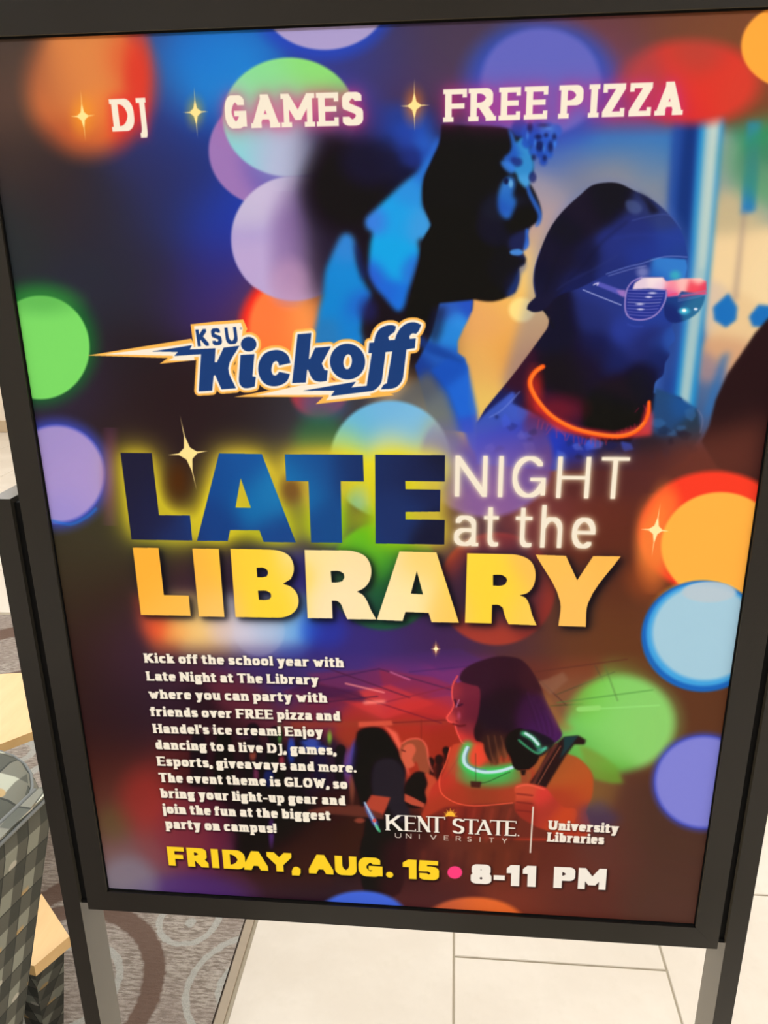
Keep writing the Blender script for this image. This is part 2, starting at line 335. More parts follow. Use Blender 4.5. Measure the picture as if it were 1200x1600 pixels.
# -- colour wash of the whole sheet, glare haze painted in at top left
ART[:] = field([
 (0,70,72,60,54),(20,150,88,66,58),(20,250,62,50,48),(80,300,52,42,46),(20,350,42,48,52),(150,330,44,43,56),(250,320,44,46,82),(245,120,66,68,120),(240,230,48,50,100),
 (330,90,36,92,185),(300,190,32,66,165),(285,270,42,48,105),(335,330,34,60,175),(350,420,40,50,150),(250,440,44,42,60),(150,450,42,44,58),(200,560,40,34,40),(120,600,48,40,60),(250,620,42,30,34),
 (200,670,48,36,38),(620,80,62,58,98),(680,60,72,58,78),(700,100,74,60,88),(560,90,50,60,150),(960,50,98,60,58),(1060,50,110,66,50),(1130,70,118,70,46),(640,150,80,50,84),(590,130,55,55,110),(940,110,115,65,110),
 (330,460,60,40,100),(420,480,120,60,60),(340,600,44,32,36),(400,640,42,34,38),(470,650,60,60,70),
 (100,900,58,48,38),(120,850,60,58,44),(150,960,54,40,34),(135,1050,52,34,28),(200,1020,66,42,62),(200,1100,50,34,52),(170,1120,46,30,28),(150,1200,62,32,32),(160,1260,90,46,38),(175,1300,92,72,52),(190,1350,142,114,128),(215,1385,110,120,132),
 (240,1330,130,70,80),(300,1375,72,46,112),(300,1310,96,38,42),(250,1250,120,45,45),(340,1340,88,42,60),(400,1390,52,34,44),(500,1390,46,30,40),(650,1340,82,42,36),(650,1390,80,46,52),(800,1400,118,52,40),(900,1400,90,46,40),(1040,1400,80,52,45),(1060,1320,76,50,42),
 (1080,1120,92,56,38),(1040,950,104,62,44),(1000,900,84,46,34),(980,1000,98,58,36),(960,860,92,46,36),(950,800,102,48,38),(1000,760,92,44,38),(1080,700,108,56,48),(1170,660,92,46,50),(1040,720,82,46,42),(1000,700,62,40,46),
 (860,760,112,56,60),(700,980,68,40,84),(800,1010,78,48,56),(900,1010,100,60,40),(560,1000,52,46,128),(600,1030,66,48,120),(650,1010,62,40,84),(700,860,80,50,60),
 ], (slice(None), slice(None)))
# -- photograph in the upper right: window light behind the three heads
m = M(0, 0, PW, PH)
bx = np.clip((XP-560)/70, 0, 1)*np.clip((YP-175)/45, 0, 1)*np.clip((725-YP+0*XP)/60, 0, 1)*np.clip((1260-XP)/60, 0, 1)
m.a = (bx*bx*(3-2*bx)).astype(np.float32)
paint(m, [(760,200,60,60,150,35),(860,190,60,75,175,30),(870,240,70,105,185,25),(900,200,50,105,195,35),(960,215,46,110,190,35),(1030,225,50,115,190,30),(850,300,150,145,165,25),(900,270,120,125,150,25),(960,270,150,140,140,30),(1020,260,110,130,160,25),(1040,310,140,140,145,25),
 (840,340,175,150,155,25),(850,380,195,165,135,22),(825,420,225,190,130,22),(820,440,240,200,110,20),(800,470,235,180,90,22),(770,500,225,165,100,25),(800,540,228,165,80,25),(760,580,222,170,95,25),(755,620,225,190,100,18),(820,570,195,125,70,20),
 (1060,300,70,110,170,18),(1045,400,60,100,175,20),(1050,500,60,90,160,20),(1040,600,40,90,170,20),(1140,260,140,155,150,22),(1150,330,190,175,140,20),(1190,300,150,165,150,20),(1160,400,232,205,160,22),(1200,420,235,210,165,22),(1110,480,210,190,170,15),(1150,500,225,195,150,18),(1140,550,205,160,125,15),(1110,580,150,130,140,12),(1110,620,80,105,150,15),(1090,640,60,90,140,15),(1190,210,60,130,110,20)])
poly([(1052,180),(1098,180),(1062,640),(1022,640)], (34,72,158), .95, 5)
poly([(1070,180),(1092,180),(1074,420),(1040,640),(1028,640),(1050,400)], (20,48,120), .9, 5)
poly([(1093,180),(1132,180),(1112,400),(1086,640),(1052,640),(1078,400)], (30,135,205), .95, 4)
poly([(1103,180),(1127,180),(1108,400),(1076,640),(1060,640),(1086,400)], (165,195,200), .95, 4)
poly([(1113,180),(1121,180),(1098,420),(1094,420)], (215,222,205), .6, 4)
poly([(1168,190),(1190,190),(1180,330),(1158,335)], (38,120,190), .95, 4)
poly([(1160,330),(1166,330),(1152,470),(1144,470)], (150,130,125), .6, 4)
poly([(1138,458),(1152,480),(1150,500),(1134,512),(1116,500),(1114,480)], (30,110,190), 1, 2.5)
poly([(1185,476),(1206,478),(1206,512),(1176,510),(1170,495)], (30,110,190), 1, 2.5)
poly([(1128,555),(1140,550),(1112,650),(1098,650)], (45,105,175), .85, 5)
disc(815,484,20,19,(250,222,138),5,.95)
disc(790,300,6,6,(240,200,150),4,.0)
# -- soft lights of the top edge
disc(345,110,80,70,(34,130,215),50,.9)
disc(300,80,60,40,(30,110,205),40,.5)
disc(140,130,100,112,[(50,130,150,84,60,30),(90,120,212,128,72,30),(140,90,216,132,72,40),(200,90,216,86,50,22),(225,110,205,60,48,18),(200,190,215,60,45,25),(130,215,190,92,52,25),(60,220,150,72,50,25),(30,90,120,72,56,25),(150,180,232,140,62,22),(60,170,205,112,62,25)],24,1)
disc(215,110,18,60,(214,58,44),14,.75)
disc(505,2,112,92,(40,70,190),14,.85); disc(507,0,98,78,(166,156,208),3,1)
disc(845,130,118,96,(52,78,182),22,.95)
disc(845,128,94,84,(96,100,192),7,1)
disc(800,190,60,40,(110,80,170),22,.5)
disc(1080,128,108,66,[(1000,140,168,64,66,28),(1000,190,170,50,70,25),(1090,90,175,66,55,20),(1090,140,214,54,44,35),(1150,150,205,62,48,25),(1060,190,205,45,52,25)],14,1)
disc(1245,250,110,78,(60,150,95),20,.55); disc(1250,265,100,75,[(1180,200,44,140,92,20),(1200,260,70,120,100,25)],8,.55,fy=(330,215))
disc(1244,72,86,68,(252,165,62),3,1)
# -- tall fade of mauve, green and lavender discs
disc(425,235,99,88,(152,116,184),3,1)
disc(505,235,120,110,(52,66,175),30,.55)
disc(452,183,104,93,[(480,110,136,218,118,30),(420,120,134,218,150,28),(370,180,146,214,186,30),(540,160,120,205,120,20),(360,240,130,206,222,22),(400,225,150,196,222,22),(450,240,176,188,224,25),(520,210,90,110,190,25),(450,170,160,190,190,25)],3,1)
m = M(0, 0, PW, PH)
# -- pink glow under the top lettering comes with the text; dark cap of the left figure
disc(460,373,99,98,[(380,330,190,182,218,20),(420,300,196,186,222,25),(380,400,160,150,212,28),(420,440,180,160,212,22),(470,450,190,150,185,22),(470,330,150,130,190,25)],3,1)
disc(450,512,76,82,(236,50,40),10,1); disc(462,512,74,78,[(420,500,248,122,66,20),(440,540,250,120,60,25),(480,520,245,150,80,25),(520,520,150,80,60,15)],7,1)
disc(460,376,97,94,[(430,440,182,164,214,25),(470,460,200,165,205,22)],3,1,fy=(330,400))
poly([(476,196),(700,180),(700,640),(560,540),(528,520),(505,465),(488,430),(474,330)], (28,22,30), 1, 19)
poly([(470,225),(560,230),(600,300),(560,350),(540,480),(462,450),(462,300)], (44,36,66), .5, 16)
disc(446,240,44,44,(176,180,215),28,.5)
disc(450,390,26,66,(120,90,150),20,.55)
disc(452,440,30,34,(190,150,190),16,.55)
poly([(590,190),(660,182),(692,225),(684,250),(660,272),(630,290),(590,310),(560,300),(560,240)], [(575,250,26,26,48,14),(600,210,34,48,118,14),(600,260,24,26,56,14),(630,215,38,66,168,12),(640,245,32,48,130,10),(630,275,22,24,56,10),(665,215,40,92,204,12),(672,245,34,80,190,8)], .92, 10)
disc(545,292,66,72,(24,19,24),24,.95); disc(580,250,46,40,(28,28,62),18,.6)
disc(630,188,50,26,(36,70,176),16,.6); disc(560,190,40,30,(60,50,120),16,.5)
O4, S4 = (480,180), 2.857
poly(Z(O4,S4,[(590,100),(582,150),(560,190),(545,240),(525,275),(516,330),(515,400),(530,430),(553,480),(546,530),(520,550),(495,560),(500,620),(480,700),(450,790),(432,855),(400,875),(340,810),(300,765),(272,705),(275,640),(282,570),(290,525),(265,505),(262,460),(325,400),(420,310),(500,240),(560,130)]),
 [(655,225,44,100,205,12),(665,270,40,110,210,12),(640,300,44,140,225,14),(655,350,60,150,225,14),(620,340,30,155,232,18),(610,400,24,160,232,18),(590,345,60,120,225,10),(580,430,42,90,210,12),(600,460,34,100,215,12),(630,470,30,110,220,12),(645,420,40,110,215,10)], 1, 3.5, 4)
poly(Z(O4,S4,[(150,540),(185,528),(212,560),(216,620),(228,680),(262,760),(285,800),(255,870),(240,960),(236,1030),(40,1040),(46,900),(70,800),(80,700),(110,620)]),
 [(545,390,50,130,215,14),(540,430,26,132,215,18),(520,470,24,130,212,18),(560,480,34,100,205,14),(510,520,40,120,190,14),(550,510,26,125,210,14)], 1, 4, 4)
poly([(552,375),(562,390),(572,430),(566,440),(558,400)], (26,40,110), .8, 4)
disc(575,485,14,18,(36,40,110),10,.6)
# second figure: dark curls, blue rim light
poly(Z(O4,S4,[(600,40),(700,45),(900,60),(1000,110),(1010,250),(985,290),(1020,350),(1045,430),(1040,470),(1000,497),(985,520),(986,560),(968,600),(962,612),(978,640),(972,665),(948,682),(946,740),(930,790),(880,818),(820,832),(740,822),(735,870),(560,1000),(440,900),(470,780),(500,660),(520,550),(555,490),(520,400),(515,330),(525,270),(560,190),(590,120)]), [(700,250,22,20,24,30),(780,330,26,28,44,10),(700,420,20,17,18,30),(770,360,24,24,40,10),(800,345,20,18,22,8),(815,380,30,36,80,7),(806,440,24,26,50,8),(780,420,22,20,28,12)], 1, 1.6, 'c')
poly(Z(O4,S4,[(590,840),(740,824),(736,872),(715,920),(696,955),(672,1010),(672,1060),(705,1085),(716,1130),(720,1290),(745,1420),(560,1400),(480,1120),(540,1010),(560,960)]),
 [(700,480,44,90,190,12),(730,480,38,80,195,10),(700,520,40,130,220,12),(715,500,48,140,230,8),(690,560,36,90,190,12),(670,590,28,60,150,15),(700,620,26,80,190,15),(725,600,34,100,205,10),(725,660,34,80,200,15),(680,660,80,110,140,15)], 1, 1.5)
poly([(676,480),(698,478),(690,520),(680,540),(664,520)], (26,30,60), .7, 5)
poly(Z(O4,S4,[(500,980),(560,1020),(640,1060),(700,1100),(690,1120),(620,1090),(540,1060),(490,1020)]), (24,60,150), .7, 3)
poly([(640,600),(670,580),(700,620),(722,690),(700,720),(640,700),(600,640)], [(650,610,88,92,98,18),(680,650,110,115,112,18),(640,680,120,140,140,18)], .9, 6)
poly([(672,578),(700,610),(735,700),(752,720),(745,640),(730,570),(700,560)], [(690,580,28,80,190,12),(720,620,34,100,215,12),(735,690,46,80,200,14)], .95, 3)
O9, S9 = (660,180), 5.4545
poly(Z(O9,S9,[(730,110),(770,150),(800,230),(850,180),(890,220),(930,330),(950,430),(930,520),(910,600),(880,620),(820,560),(800,500),(740,450),(690,370),(740,320),(760,250)]), [(800,230,36,90,200,8),(815,225,54,150,220,7),(820,260,50,140,215,8),(820,285,70,160,230,7),(790,250,40,90,190,7)], .95, 2.2, 4)
poly(Z(O9,S9,[(760,360),(840,370),(850,420),(800,440),(760,410)]), (30,40,120), .8, 2, 3)
poly(Z(O9,S9,[(665,400),(700,385),(760,410),(790,460),(760,500),(700,460)]), (52,120,220), .9, 2.2, 3)
poly(Z(O9,S9,[(690,560),(740,520),(780,540),(790,600),(770,680),(800,740),(760,850),(740,880),(700,880),(650,820),(640,720),(660,620)]), [(790,290,50,120,215,7),(795,310,40,110,210,8),(785,325,36,90,200,8),(790,340,44,110,215,7)], .9, 3, 4)
disc(791,283,4,5,(18,22,60),2.5,.9)
disc(798,287,3.5,6,(110,180,230),2,.7)
poly(Z(O9,S9,[(885,610),(905,600),(940,680),(1000,790),(1018,860),(1000,930),(960,950),(985,860),(950,780),(900,680)]), (44,100,205), .85, 1.6, 3)
poly(Z(O9,S9,[(880,970),(905,975),(900,1030),(910,1100),(880,1150),(860,1140),(875,1060)]), (44,100,210), .9, 1.5, 3)
poly([(797,392),(810,389),(818,394),(812,399),(799,398)], (70,140,228), .9, 1.2, 3)
poly([(812,418),(824,408),(821,420),(814,428),(810,450),(800,464),(790,462),(802,440)], (36,70,160), .55, 3)
for x,y,r,c_ in ((812,200,13,(30,62,160)),(826,206,12,(34,76,186)),(840,202,12,(34,74,184)),(856,204,12,(40,84,196)),(869,204,9,(44,92,200)),(824,222,9,(34,80,190)),(838,220,10,(32,74,184)),(852,222,10,(38,84,196)),(863,222,8,(42,90,202)),(845,238,9,(30,68,174)),(857,240,7,(38,84,192)),(849,252,6,(34,70,176)),(832,236,6,(40,90,200))):
    disc(x,y,r,r*1.1,c_,4,.9)
for x,y,rx,ry in ((841,214,5,4),(843,228,6,8),(860,229,4,8),(828,199,4,7),(853,211,3,3),(834,246,3,4),(866,214,3,5),(849,196,7,3),(851,247,3,4)):
    disc(x,y,rx,ry,(20,26,74),3.2,.8)
for x,y,rx,ry in ((850,232,2,5),(836,224,2,5),(867,225,2,5),(824,212,2,5),(857,201,4,2)): disc(x,y,rx,ry,(70,140,232),2.5,.6)
disc(832,277,6,8,(26,34,100),3,.8)
poly([(842,196),(848,210),(856,200),(862,214),(868,196)], (90,150,220), .35, 3)
# third figure: silky cap
O5, S5 = (760,200), 2.727
poly(Z(O5,S5,[(480,225),(560,222),(640,255),(720,300),(790,350),(850,440),(872,540),(880,640),(830,900),(770,1100),(700,1200),(100,1200),(150,800),(180,700),(190,600),(250,440),(350,310)]), (80,110,190), .35, 7, 3)
poly(Z(O5,S5,[(240,775),(270,810),(255,860),(130,1030),(0,1190),(-40,1260),(100,1320),(420,1400),(760,1360),(860,1260),(830,1150),(712,1130),(720,1082),(752,1052),(762,1000),(782,962),(776,935),(803,905),(802,880),(790,845),(820,760),(855,600),(850,560),(600,400),(300,500)]),
 [(800,570,52,24,44,18),(830,500,28,22,44,15),(870,520,22,20,44,18),(880,580,26,17,30,18),(920,560,28,22,44,18),(960,470,38,52,130,18),(980,520,40,58,150,16),(1000,480,36,60,150,14),(930,500,34,44,110,14),(1000,540,32,40,104,14),(1030,560,26,38,100,12),(1010,590,24,22,48,14),(970,610,30,20,34,16),(1040,590,24,40,110,8),(1050,540,40,80,170,8),(1045,450,40,100,190,10),(1060,430,50,120,205,10),(780,640,30,34,90,15),(850,650,42,24,50,18),(960,560,26,34,92,14),(930,540,24,30,84,14),(1000,600,18,16,30,12),(960,640,16,13,22,16)], 1, .9, 'c')
poly(Z(O5,S5,[(505,233),(560,235),(620,262),(700,302),(760,350),(805,402),(838,460),(856,540),(858,560),(700,556),(600,590),(500,630),(400,680),(300,720),(262,760),(245,775),(200,784),(172,772),(178,752),(210,720),(200,665),(205,600),(230,520),(270,430),(320,360),(400,285),(450,245)]),
 [(900,330,28,24,42,20),(860,400,26,24,46,22),(950,310,22,20,32,18),(1010,320,40,50,104,12),(1040,340,44,58,120,12),(990,360,36,46,116,15),(1000,390,34,52,140,18),(1050,380,36,60,150,15),(960,390,36,48,125,15),(920,400,24,26,62,12),(900,450,26,32,84,15),(850,450,26,26,54,12),(1060,400,34,60,140,12),(960,420,32,44,115,14),(880,360,18,18,34,14),(850,430,20,22,46,12)], 1, .9, 'c')
poly(Z(O5,S5,[(595,310),(640,312),(665,345),(640,368),(600,350)]), (70,86,140), .7, 2.2, 3)
poly(Z(O5,S5,[(640,270),(690,300),(740,360),(700,365),(680,320)]), (20,18,32), .85, 3)
line(Z(O5,S5,[(620,395),(700,375),(780,372),(830,430)]), 1.6, (70,86,160), .6, .8)
line(Z(O5,S5,[(540,470),(640,455),(760,460),(840,480)]), 3, (46,66,160), .35, 2.5)
line(Z(O5,S5,[(510,622),(600,592),(660,578),(760,548),(855,550)]), 1.4, (120,140,215), .75, .6)
line(Z(O5,S5,[(520,630),(620,600),(680,588)]), 1.2, (150,165,225), .6, .6)
line(Z(O5,S5,[(230,520),(205,600),(203,665),(212,712)]), 1.2, (70,90,180), .6, .8)
line(Z(O5,S5,[(600,400),(500,480),(400,600),(300,700)]), 3, (20,20,44), .5, 2.5)
line(Z(O5,S5,[(420,400),(330,500),(280,600),(250,700)]), 4, (18,18,34), .5, 3)
line(Z(O5,S5,[(300,690),(360,650),(460,600),(560,540)]), 2, (50,62,130), .4, 1.5)
line(Z(O5,S5,[(245,775),(262,800),(285,850)]), 3, (16,16,30), .8, 1)
# shutter glasses
OG, SG = (900,400), 5.4545
poly(Z(OG,SG,[(150,225),(200,222),(420,300),(410,350),(340,320),(180,255)]), (96,96,200), .75, .9)
poly(Z(OG,SG,[(340,290),(420,290),(430,355),(380,340)]), (190,130,200), .6, 1.2)
line(Z(OG,SG,[(60,288),(200,345),(385,418)]), 1.6, (170,180,235), .9, .5)
line(Z(OG,SG,[(148,246),(190,230),(180,250)]), 1.6, (220,220,245), .9, .5)
poly(Z(OG,SG,[(470,230),(560,180),(740,180),(770,240),(770,320),(740,430),(660,520),(540,545),(450,520),(415,440),(425,320)]), (36,46,140), .85, 1, 3)
poly(Z(OG,SG,[(790,330),(900,300),(1080,300),(1095,370),(1040,480),(930,550),(820,570),(760,520),(750,420)]), [(1060,460,30,60,130,10),(1080,480,36,100,150,8),(1045,490,26,40,110,8)], .95, 1, 3)
for k in range(9):
    y = 290+k*26; line(Z(OG,SG,[(445-k*1.5,y),(600,y+4+k),(755-k*9,y+2)]), 1.2, (140,140,220) if k != 4 else (200,200,240), .62, .5)
for x,y,r in ((620,350,5),(545,410,6),(550,455,5),(650,315,6)): disc(900+x/SG,400+y/SG,r,1.6,(215,215,245),1.2,.8)
line(Z(OG,SG,[(560,182),(480,220),(430,300),(418,440),(450,520),(540,545),(640,525),(710,470),(760,380),(770,300)]), 2.2, (190,160,225), .8, .7)
poly(Z(OG,SG,[(500,230),(570,182),(740,180),(770,215),(900,190),(1060,188),(1110,215),(1112,300),(1090,330),(900,300),(870,340),(780,350),(770,290),(620,278),(480,285)]),
 [(1000,440,225,205,225,7),(1025,437,245,228,232,8),(1030,448,230,200,225,6),(1050,445,245,140,160,7),(1065,442,250,190,185,6),(1085,448,235,70,90,6),(1090,437,250,205,195,5),(1100,450,225,60,90,5),(1045,460,220,90,150,6)], .96, 1, 0)
for a,b in ((780,860),(900,1110)): line(Z(OG,SG,[(a,340),((a+b)/2,325),(b,320)]), 2.4, (225,70,120), .8, .7)
for k in range(5): line(Z(OG,SG,[(870,330+k*14),(1000,312+k*12),(1105,292+k*10)]), 1, (130,150,210) if k != 2 else (230,90,130), .6, .5)
disc(1069,486,8,5,(70,190,225),3,.9); disc(1069,485,3.4,2.6,(240,250,255),1.2,1); disc(1087,483,3,2.2,(220,235,255),1.2,.9)
disc(1004,425,9,8,(150,155,215),6,.6); disc(1055,430,8,7,(60,190,190),5,.6)
poly([(1010,540),(1040,500),(1052,520),(1040,548)], (40,70,160), .4, 6)
line(Z(OG,SG,[(440,580),(500,600),(570,600)]), 1.6, (60,80,180), .7, 1)
# patterned shirt, glowing necklace
rng = np.random.RandomState(7)
poly([(742,662),(765,640),(800,612),(806,616),(800,630),(840,648),(880,672),(930,690),(985,690),(1020,640),(1024,606),(1062,620),(1090,640),(1096,680),(1070,720),(1040,735),(860,735),(745,725)],
 [(770,650,56,84,186,14),(800,640,62,88,196,10),(790,690,40,66,196,16),(850,700,38,58,186,16),(840,670,80,50,110,10),(900,705,34,50,160,14),(960,715,40,36,70,16),(1040,650,36,70,120,14),(1060,640,30,80,150,10),(1080,670,36,56,80,12),(1020,710,44,34,44,14),(1060,700,46,44,60,12)], 1, 2)
for k in range(46):
    x = 755+rng.rand()*330; y = 640+rng.rand()*80
    if 840 < x < 1015 and y < 690: continue
    s_ = 5+rng.rand()*9; a_ = rng.rand()*3.1; pts = [(x+s_*np.cos(a_+t)*(.4+rng.rand()), y+s_*.8*np.sin(a_+t)*(.4+rng.rand())) for t in (0,1.2,2.4,3.7,5)]
    c_ = [(30,44,120),(86,104,215),(24,30,80),(60,90,220)][k % 4] if x < 1000 else [(28,40,70),(50,100,160),(24,26,44)][k % 3]
    poly(pts, c_, .6, 1.5)
poly([(880,722),(1000,706),(1110,690),(1120,770),(860,780)], (82,42,42), .85, 11)
line([(765,652),(785,640),(812,612)], 2, (120,140,225), .6, 1)
line([(1090,640),(1098,655),(1094,676)], 2, (110,120,160), .6, 1)
poly([(835,625),(870,652),(905,668),(960,676),(1000,665),(1012,630),(1020,650),(1018,680),(985,684),(930,686),(870,672),(836,640)], (240,60,60), .75, 3)
disc(835,610,12,30,(240,50,30),10,.55); disc(870,640,40,20,(150,30,40),16,.5)
for k in range(26):
    t = k/25; x = 842+t*170; y = 640+44*np.sin(t*2.6+.35)-(20 if t > .9 else 0); line([(x,y),(x+rng.randn()*4,y+7+rng.rand()*8)], 1.2, (225,60,80), .5, .8, 0)
line([(848,573),(836,581),(828,596),(832,612),(843,630),(862,650),(893,668),(930,678),(965,682),(990,676),(1006,662),(1013,645),(1014,628)], 8, (250,96,30), 1, 1, 4, w2=5.5)
line([(846,574),(835,583),(829,597),(833,612),(844,630),(863,650),(893,667),(930,677),(965,680),(990,674),(1006,660)], 2.6, (255,160,70), .6, 1.2)
# silhouette cut by the right edge
poly([(1290,470),(1205,492),(1180,520),(1160,550),(1136,585),(1118,625),(1108,665),(1096,690),(1120,730),(1180,760),(1290,760)], (40,24,28), 1, 2)
poly([(1060,690),(1210,650),(1260,740),(1010,790)], (104,54,44), .75, 18)
# -- left edge lights
disc(60,538,88,92,(28,110,48),22,.95); disc(63,543,77,81,(120,216,104),2.2,1)
disc(66,470,50,20,(70,150,70),16,.45)
bokeh(88,741,77,78,[(70,690,158,142,206,40),(120,760,168,148,210,40),(100,800,150,140,215,25)],(62,76,190),16,2,.95,5)
line([(82,814),(110,819),(135,808),(150,795)], 4, (36,110,215), .8, 1.5)
disc(172,745,10,60,(150,70,140),12,.5)
# -- lights under and around the headline
disc(498,612,44,40,(176,54,66),6,.9); disc(505,632,36,28,(64,90,140),14,.6)
disc(500,690,40,46,(40,110,70),18,.6)
disc(610,718,94,92,[(600,640,110,178,228,25),(560,670,100,180,220,25),(640,670,120,185,228,25),(610,700,190,210,180,20),(540,690,150,205,140,16),(680,680,160,170,150,16)],4,1)
disc(700,700,12,30,(120,118,100),12,.0)
disc(760,716,104,92,[(720,700,96,86,190,30),(800,720,110,84,170,30),(760,780,140,100,170,25),(850,700,110,70,120,20)],6,.85,fy=(640,720))
disc(600,900,86,84,[(560,860,90,190,40,20),(640,860,60,150,50,25),(650,930,30,92,44,25),(600,980,34,96,60,25),(530,900,60,120,60,20)],5,.92)
disc(620,820,60,30,(90,190,30),14,.6)
disc(776,920,92,88,[(700,850,180,60,40,22),(770,835,170,64,58,20),(850,900,150,56,44,20),(760,1000,170,62,48,22),(840,960,140,50,46,20),(770,900,60,40,60,30)],4,.9)
disc(776,905,80,72,(70,40,62),12,.35)
disc(1116,832,118,96,(240,62,42),6,1); disc(1020,850,26,60,(240,130,60),14,.9); disc(1040,790,20,30,(250,140,60),14,.6); disc(1010,905,30,30,(200,90,40),18,.3)
disc(1126,853,93,84,(253,176,72),3,1)
disc(1098,994,97,88,(250,196,70),7,.8,fy=(960,900)); disc(1098,994,96,87,(30,100,192),3,1); disc(1099,991,89,81,(66,162,230),3.5,1); disc(1101,989,82,74,(162,202,226),5,1)
disc(1108,925,42,16,(182,200,215),2,.9)
# -- photograph at the bottom: dance floor
m = M(0, 0, PW, PH)
bx = np.clip((XP-235)/120, 0, 1)*np.clip((YP-1012)/40, 0, 1)*np.clip((1410-YP)/60, 0, 1)*np.clip((1040-XP)/110, 0, 1)
m.a = (bx*bx*(3-2*bx)).astype(np.float32)
paint(m, [(560,1020,70,50,124,30),(500,1040,64,52,120,30),(450,1060,60,44,96,25),(620,1040,92,48,116,25),(700,1060,112,48,112,22),(520,1080,96,40,80,20),(580,1095,198,72,68,11),(600,1060,130,44,90,18),(560,1110,168,46,49,16),(640,1110,174,46,48,18),(680,1120,168,43,48,14),(480,1110,110,42,60,18),(400,1110,92,40,56,20),
 (560,1135,147,54,39,14),(640,1150,164,50,36,18),(690,1150,152,46,34,14),(460,1140,100,46,48,14),(380,1150,48,27,32,18),(330,1160,41,24,32,20),(450,1180,35,22,35,18),(500,1200,44,28,48,18),(420,1230,27,20,28,20),(340,1230,40,24,32,20),(280,1200,44,24,28,20),(300,1270,96,40,70,20),(440,1280,27,20,24,20),(520,1260,56,27,27,14),(560,1300,57,30,25,18),(480,1330,56,30,27,20),
 (700,1250,142,48,34,20),(650,1300,56,28,27,16),(700,1330,96,46,38,20),(780,1320,100,46,34,22),(860,1330,96,44,36,22),(940,1330,92,52,46,25),(900,1380,104,50,42,25),(600,1380,44,27,30,25),
 (900,1040,120,64,44,22),(850,1020,100,50,44,20),(900,1080,126,84,60,16),(930,1100,120,130,70,12),(970,1060,110,130,60,18),(930,1130,100,180,90,15),(990,1120,130,205,105,20),(950,1170,96,170,76,18),(940,1230,120,84,50,16),(1000,1250,94,56,46,22)])
for pts, c_, al in (([(478,1052),(590,1046),(640,1062),(520,1084)],(112,44,86),.6), ([(592,1046),(676,1058),(730,1080),(650,1094),(600,1080)],(150,44,66),.5), ([(520,1088),(610,1070),(680,1100),(600,1124)],(214,60,62),.55), ([(440,1080),(500,1066),(560,1096),(500,1112)],(120,38,60),.5), ([(610,1104),(700,1086),(760,1104),(700,1122)],(196,50,50),.5),
 ([(640,1020),(720,1014),(760,1034),(690,1050)],(70,44,110),.4), ([(480,1030),(560,1022),(590,1040),(500,1050)],(66,46,120),.35)): poly(pts, c_, al, 2)
poly([(455,1128),(700,1124),(700,1132),(455,1138)], (150,60,44), .6, 2)
# ceiling grid, beams
for a,b,c_ in (((440,1075),(592,1045),(60,34,80)),((592,1045),(730,1085),(66,34,70)),((500,1040),(640,1090),(70,30,60)),((520,1075),(690,1130),(110,30,50)),((590,1100),(760,1060),(130,40,60)),((480,1100),(590,1088),(60,30,60)),((640,1050),(740,1040),(70,40,100)),((835,1050),(980,1030),(90,46,40)),((870,1085),(960,1050),(80,70,50)),((930,1040),(960,1100),(90,70,50)),((840,1060),(885,1102),(80,50,46)),((600,1130),(700,1125),(110,30,36)),((860,1103),(910,1100),(60,70,40))):
    line([a,b], 2, c_, .75, .9, 0)
poly([(470,1065),(560,1080),(575,1098),(450,1082)], (60,30,70), .7, 2)
line([(540,1068),(600,1082)], 2.5, (255,150,150), .8, 1, 0); line([(610,1050),(640,1062)], 2.5, (225,120,170), .7, 1, 0)
line([(570,1098),(600,1096)], 5, (255,140,130), .9, 2, 0)
poly([(560,1128),(612,1126),(614,1133),(560,1136)], (220,90,70), .8, 1.2)
line([(658,1124),(658,1170)], 1.4, (120,36,34), .8, .8, 0)
poly([(858,1060),(880,1050),(888,1062),(860,1086),(838,1066)], (140,100,80), .6, 2)
disc(967,1130,86,74,[(930,1100,110,200,70,18),(960,1130,130,212,110,30),(1000,1140,148,218,124,25),(930,1180,100,180,80,20),(960,1200,90,170,60,15)],10,.92,fx=(840,940))
disc(975,1128,84,70,(132,206,106),20,.6,fx=(880,980))
line([(905,1108),(935,1106)], 9, (150,220,120), .75, 1, 0); line([(940,1107),(1030,1102)], 2.5, (150,225,130), .7, 1, 0)
line([(870,1098),(1020,1078)], 2, (70,130,60), .6, 1, 0)
line([(945,1040),(965,1095)], 2, (80,110,60), .5, 1, 0)
# distant crowd
for x,y,h,c_ in ((532,1185,40,(24,18,24)),(470,1180,60,(26,20,34)),(430,1170,70,(20,14,22)),(395,1160,60,(28,18,28)),(350,1180,70,(24,16,22)),(310,1175,60,(30,20,30)),(500,1185,50,(30,24,60)),(672,1200,30,(30,14,18)),(686,1196,30,(36,16,20)),(697,1178,18,(26,14,18))):
    disc(x,y-h*.3,h*.13+3,h*.16+3,c_,2.5,.95); poly([(x-h*.2,y+h*.9),(x-h*.22,y),(x-h*.1,y-h*.16),(x+h*.1,y-h*.16),(x+h*.22,y),(x+h*.2,y+h*.9)], c_, .9, 2)
for x,y,w_,h_,c_ in ((437,1148,3,12,(90,170,70)),(515,1152,3.5,9,(130,190,60)),(485,1160,14,6,(50,80,190)),(455,1172,6,20,(36,70,190)),(490,1170,20,6,(60,90,210)),(420,1215,8,14,(30,50,140)),(400,1210,4,14,(150,60,110)),(440,1190,4,10,(190,60,80)),(555,1185,8,26,(60,66,180)),(545,1200,8,28,(130,60,120)),(424,1300,4,20,(110,60,170)),(382,1150,12,5,(60,36,60)),(330,1140,30,4,(90,60,70)),(550,1230,4,22,(150,80,60)),(395,1180,5,8,(170,80,60))):
    disc(x,y,w_,h_,c_,3,.8)
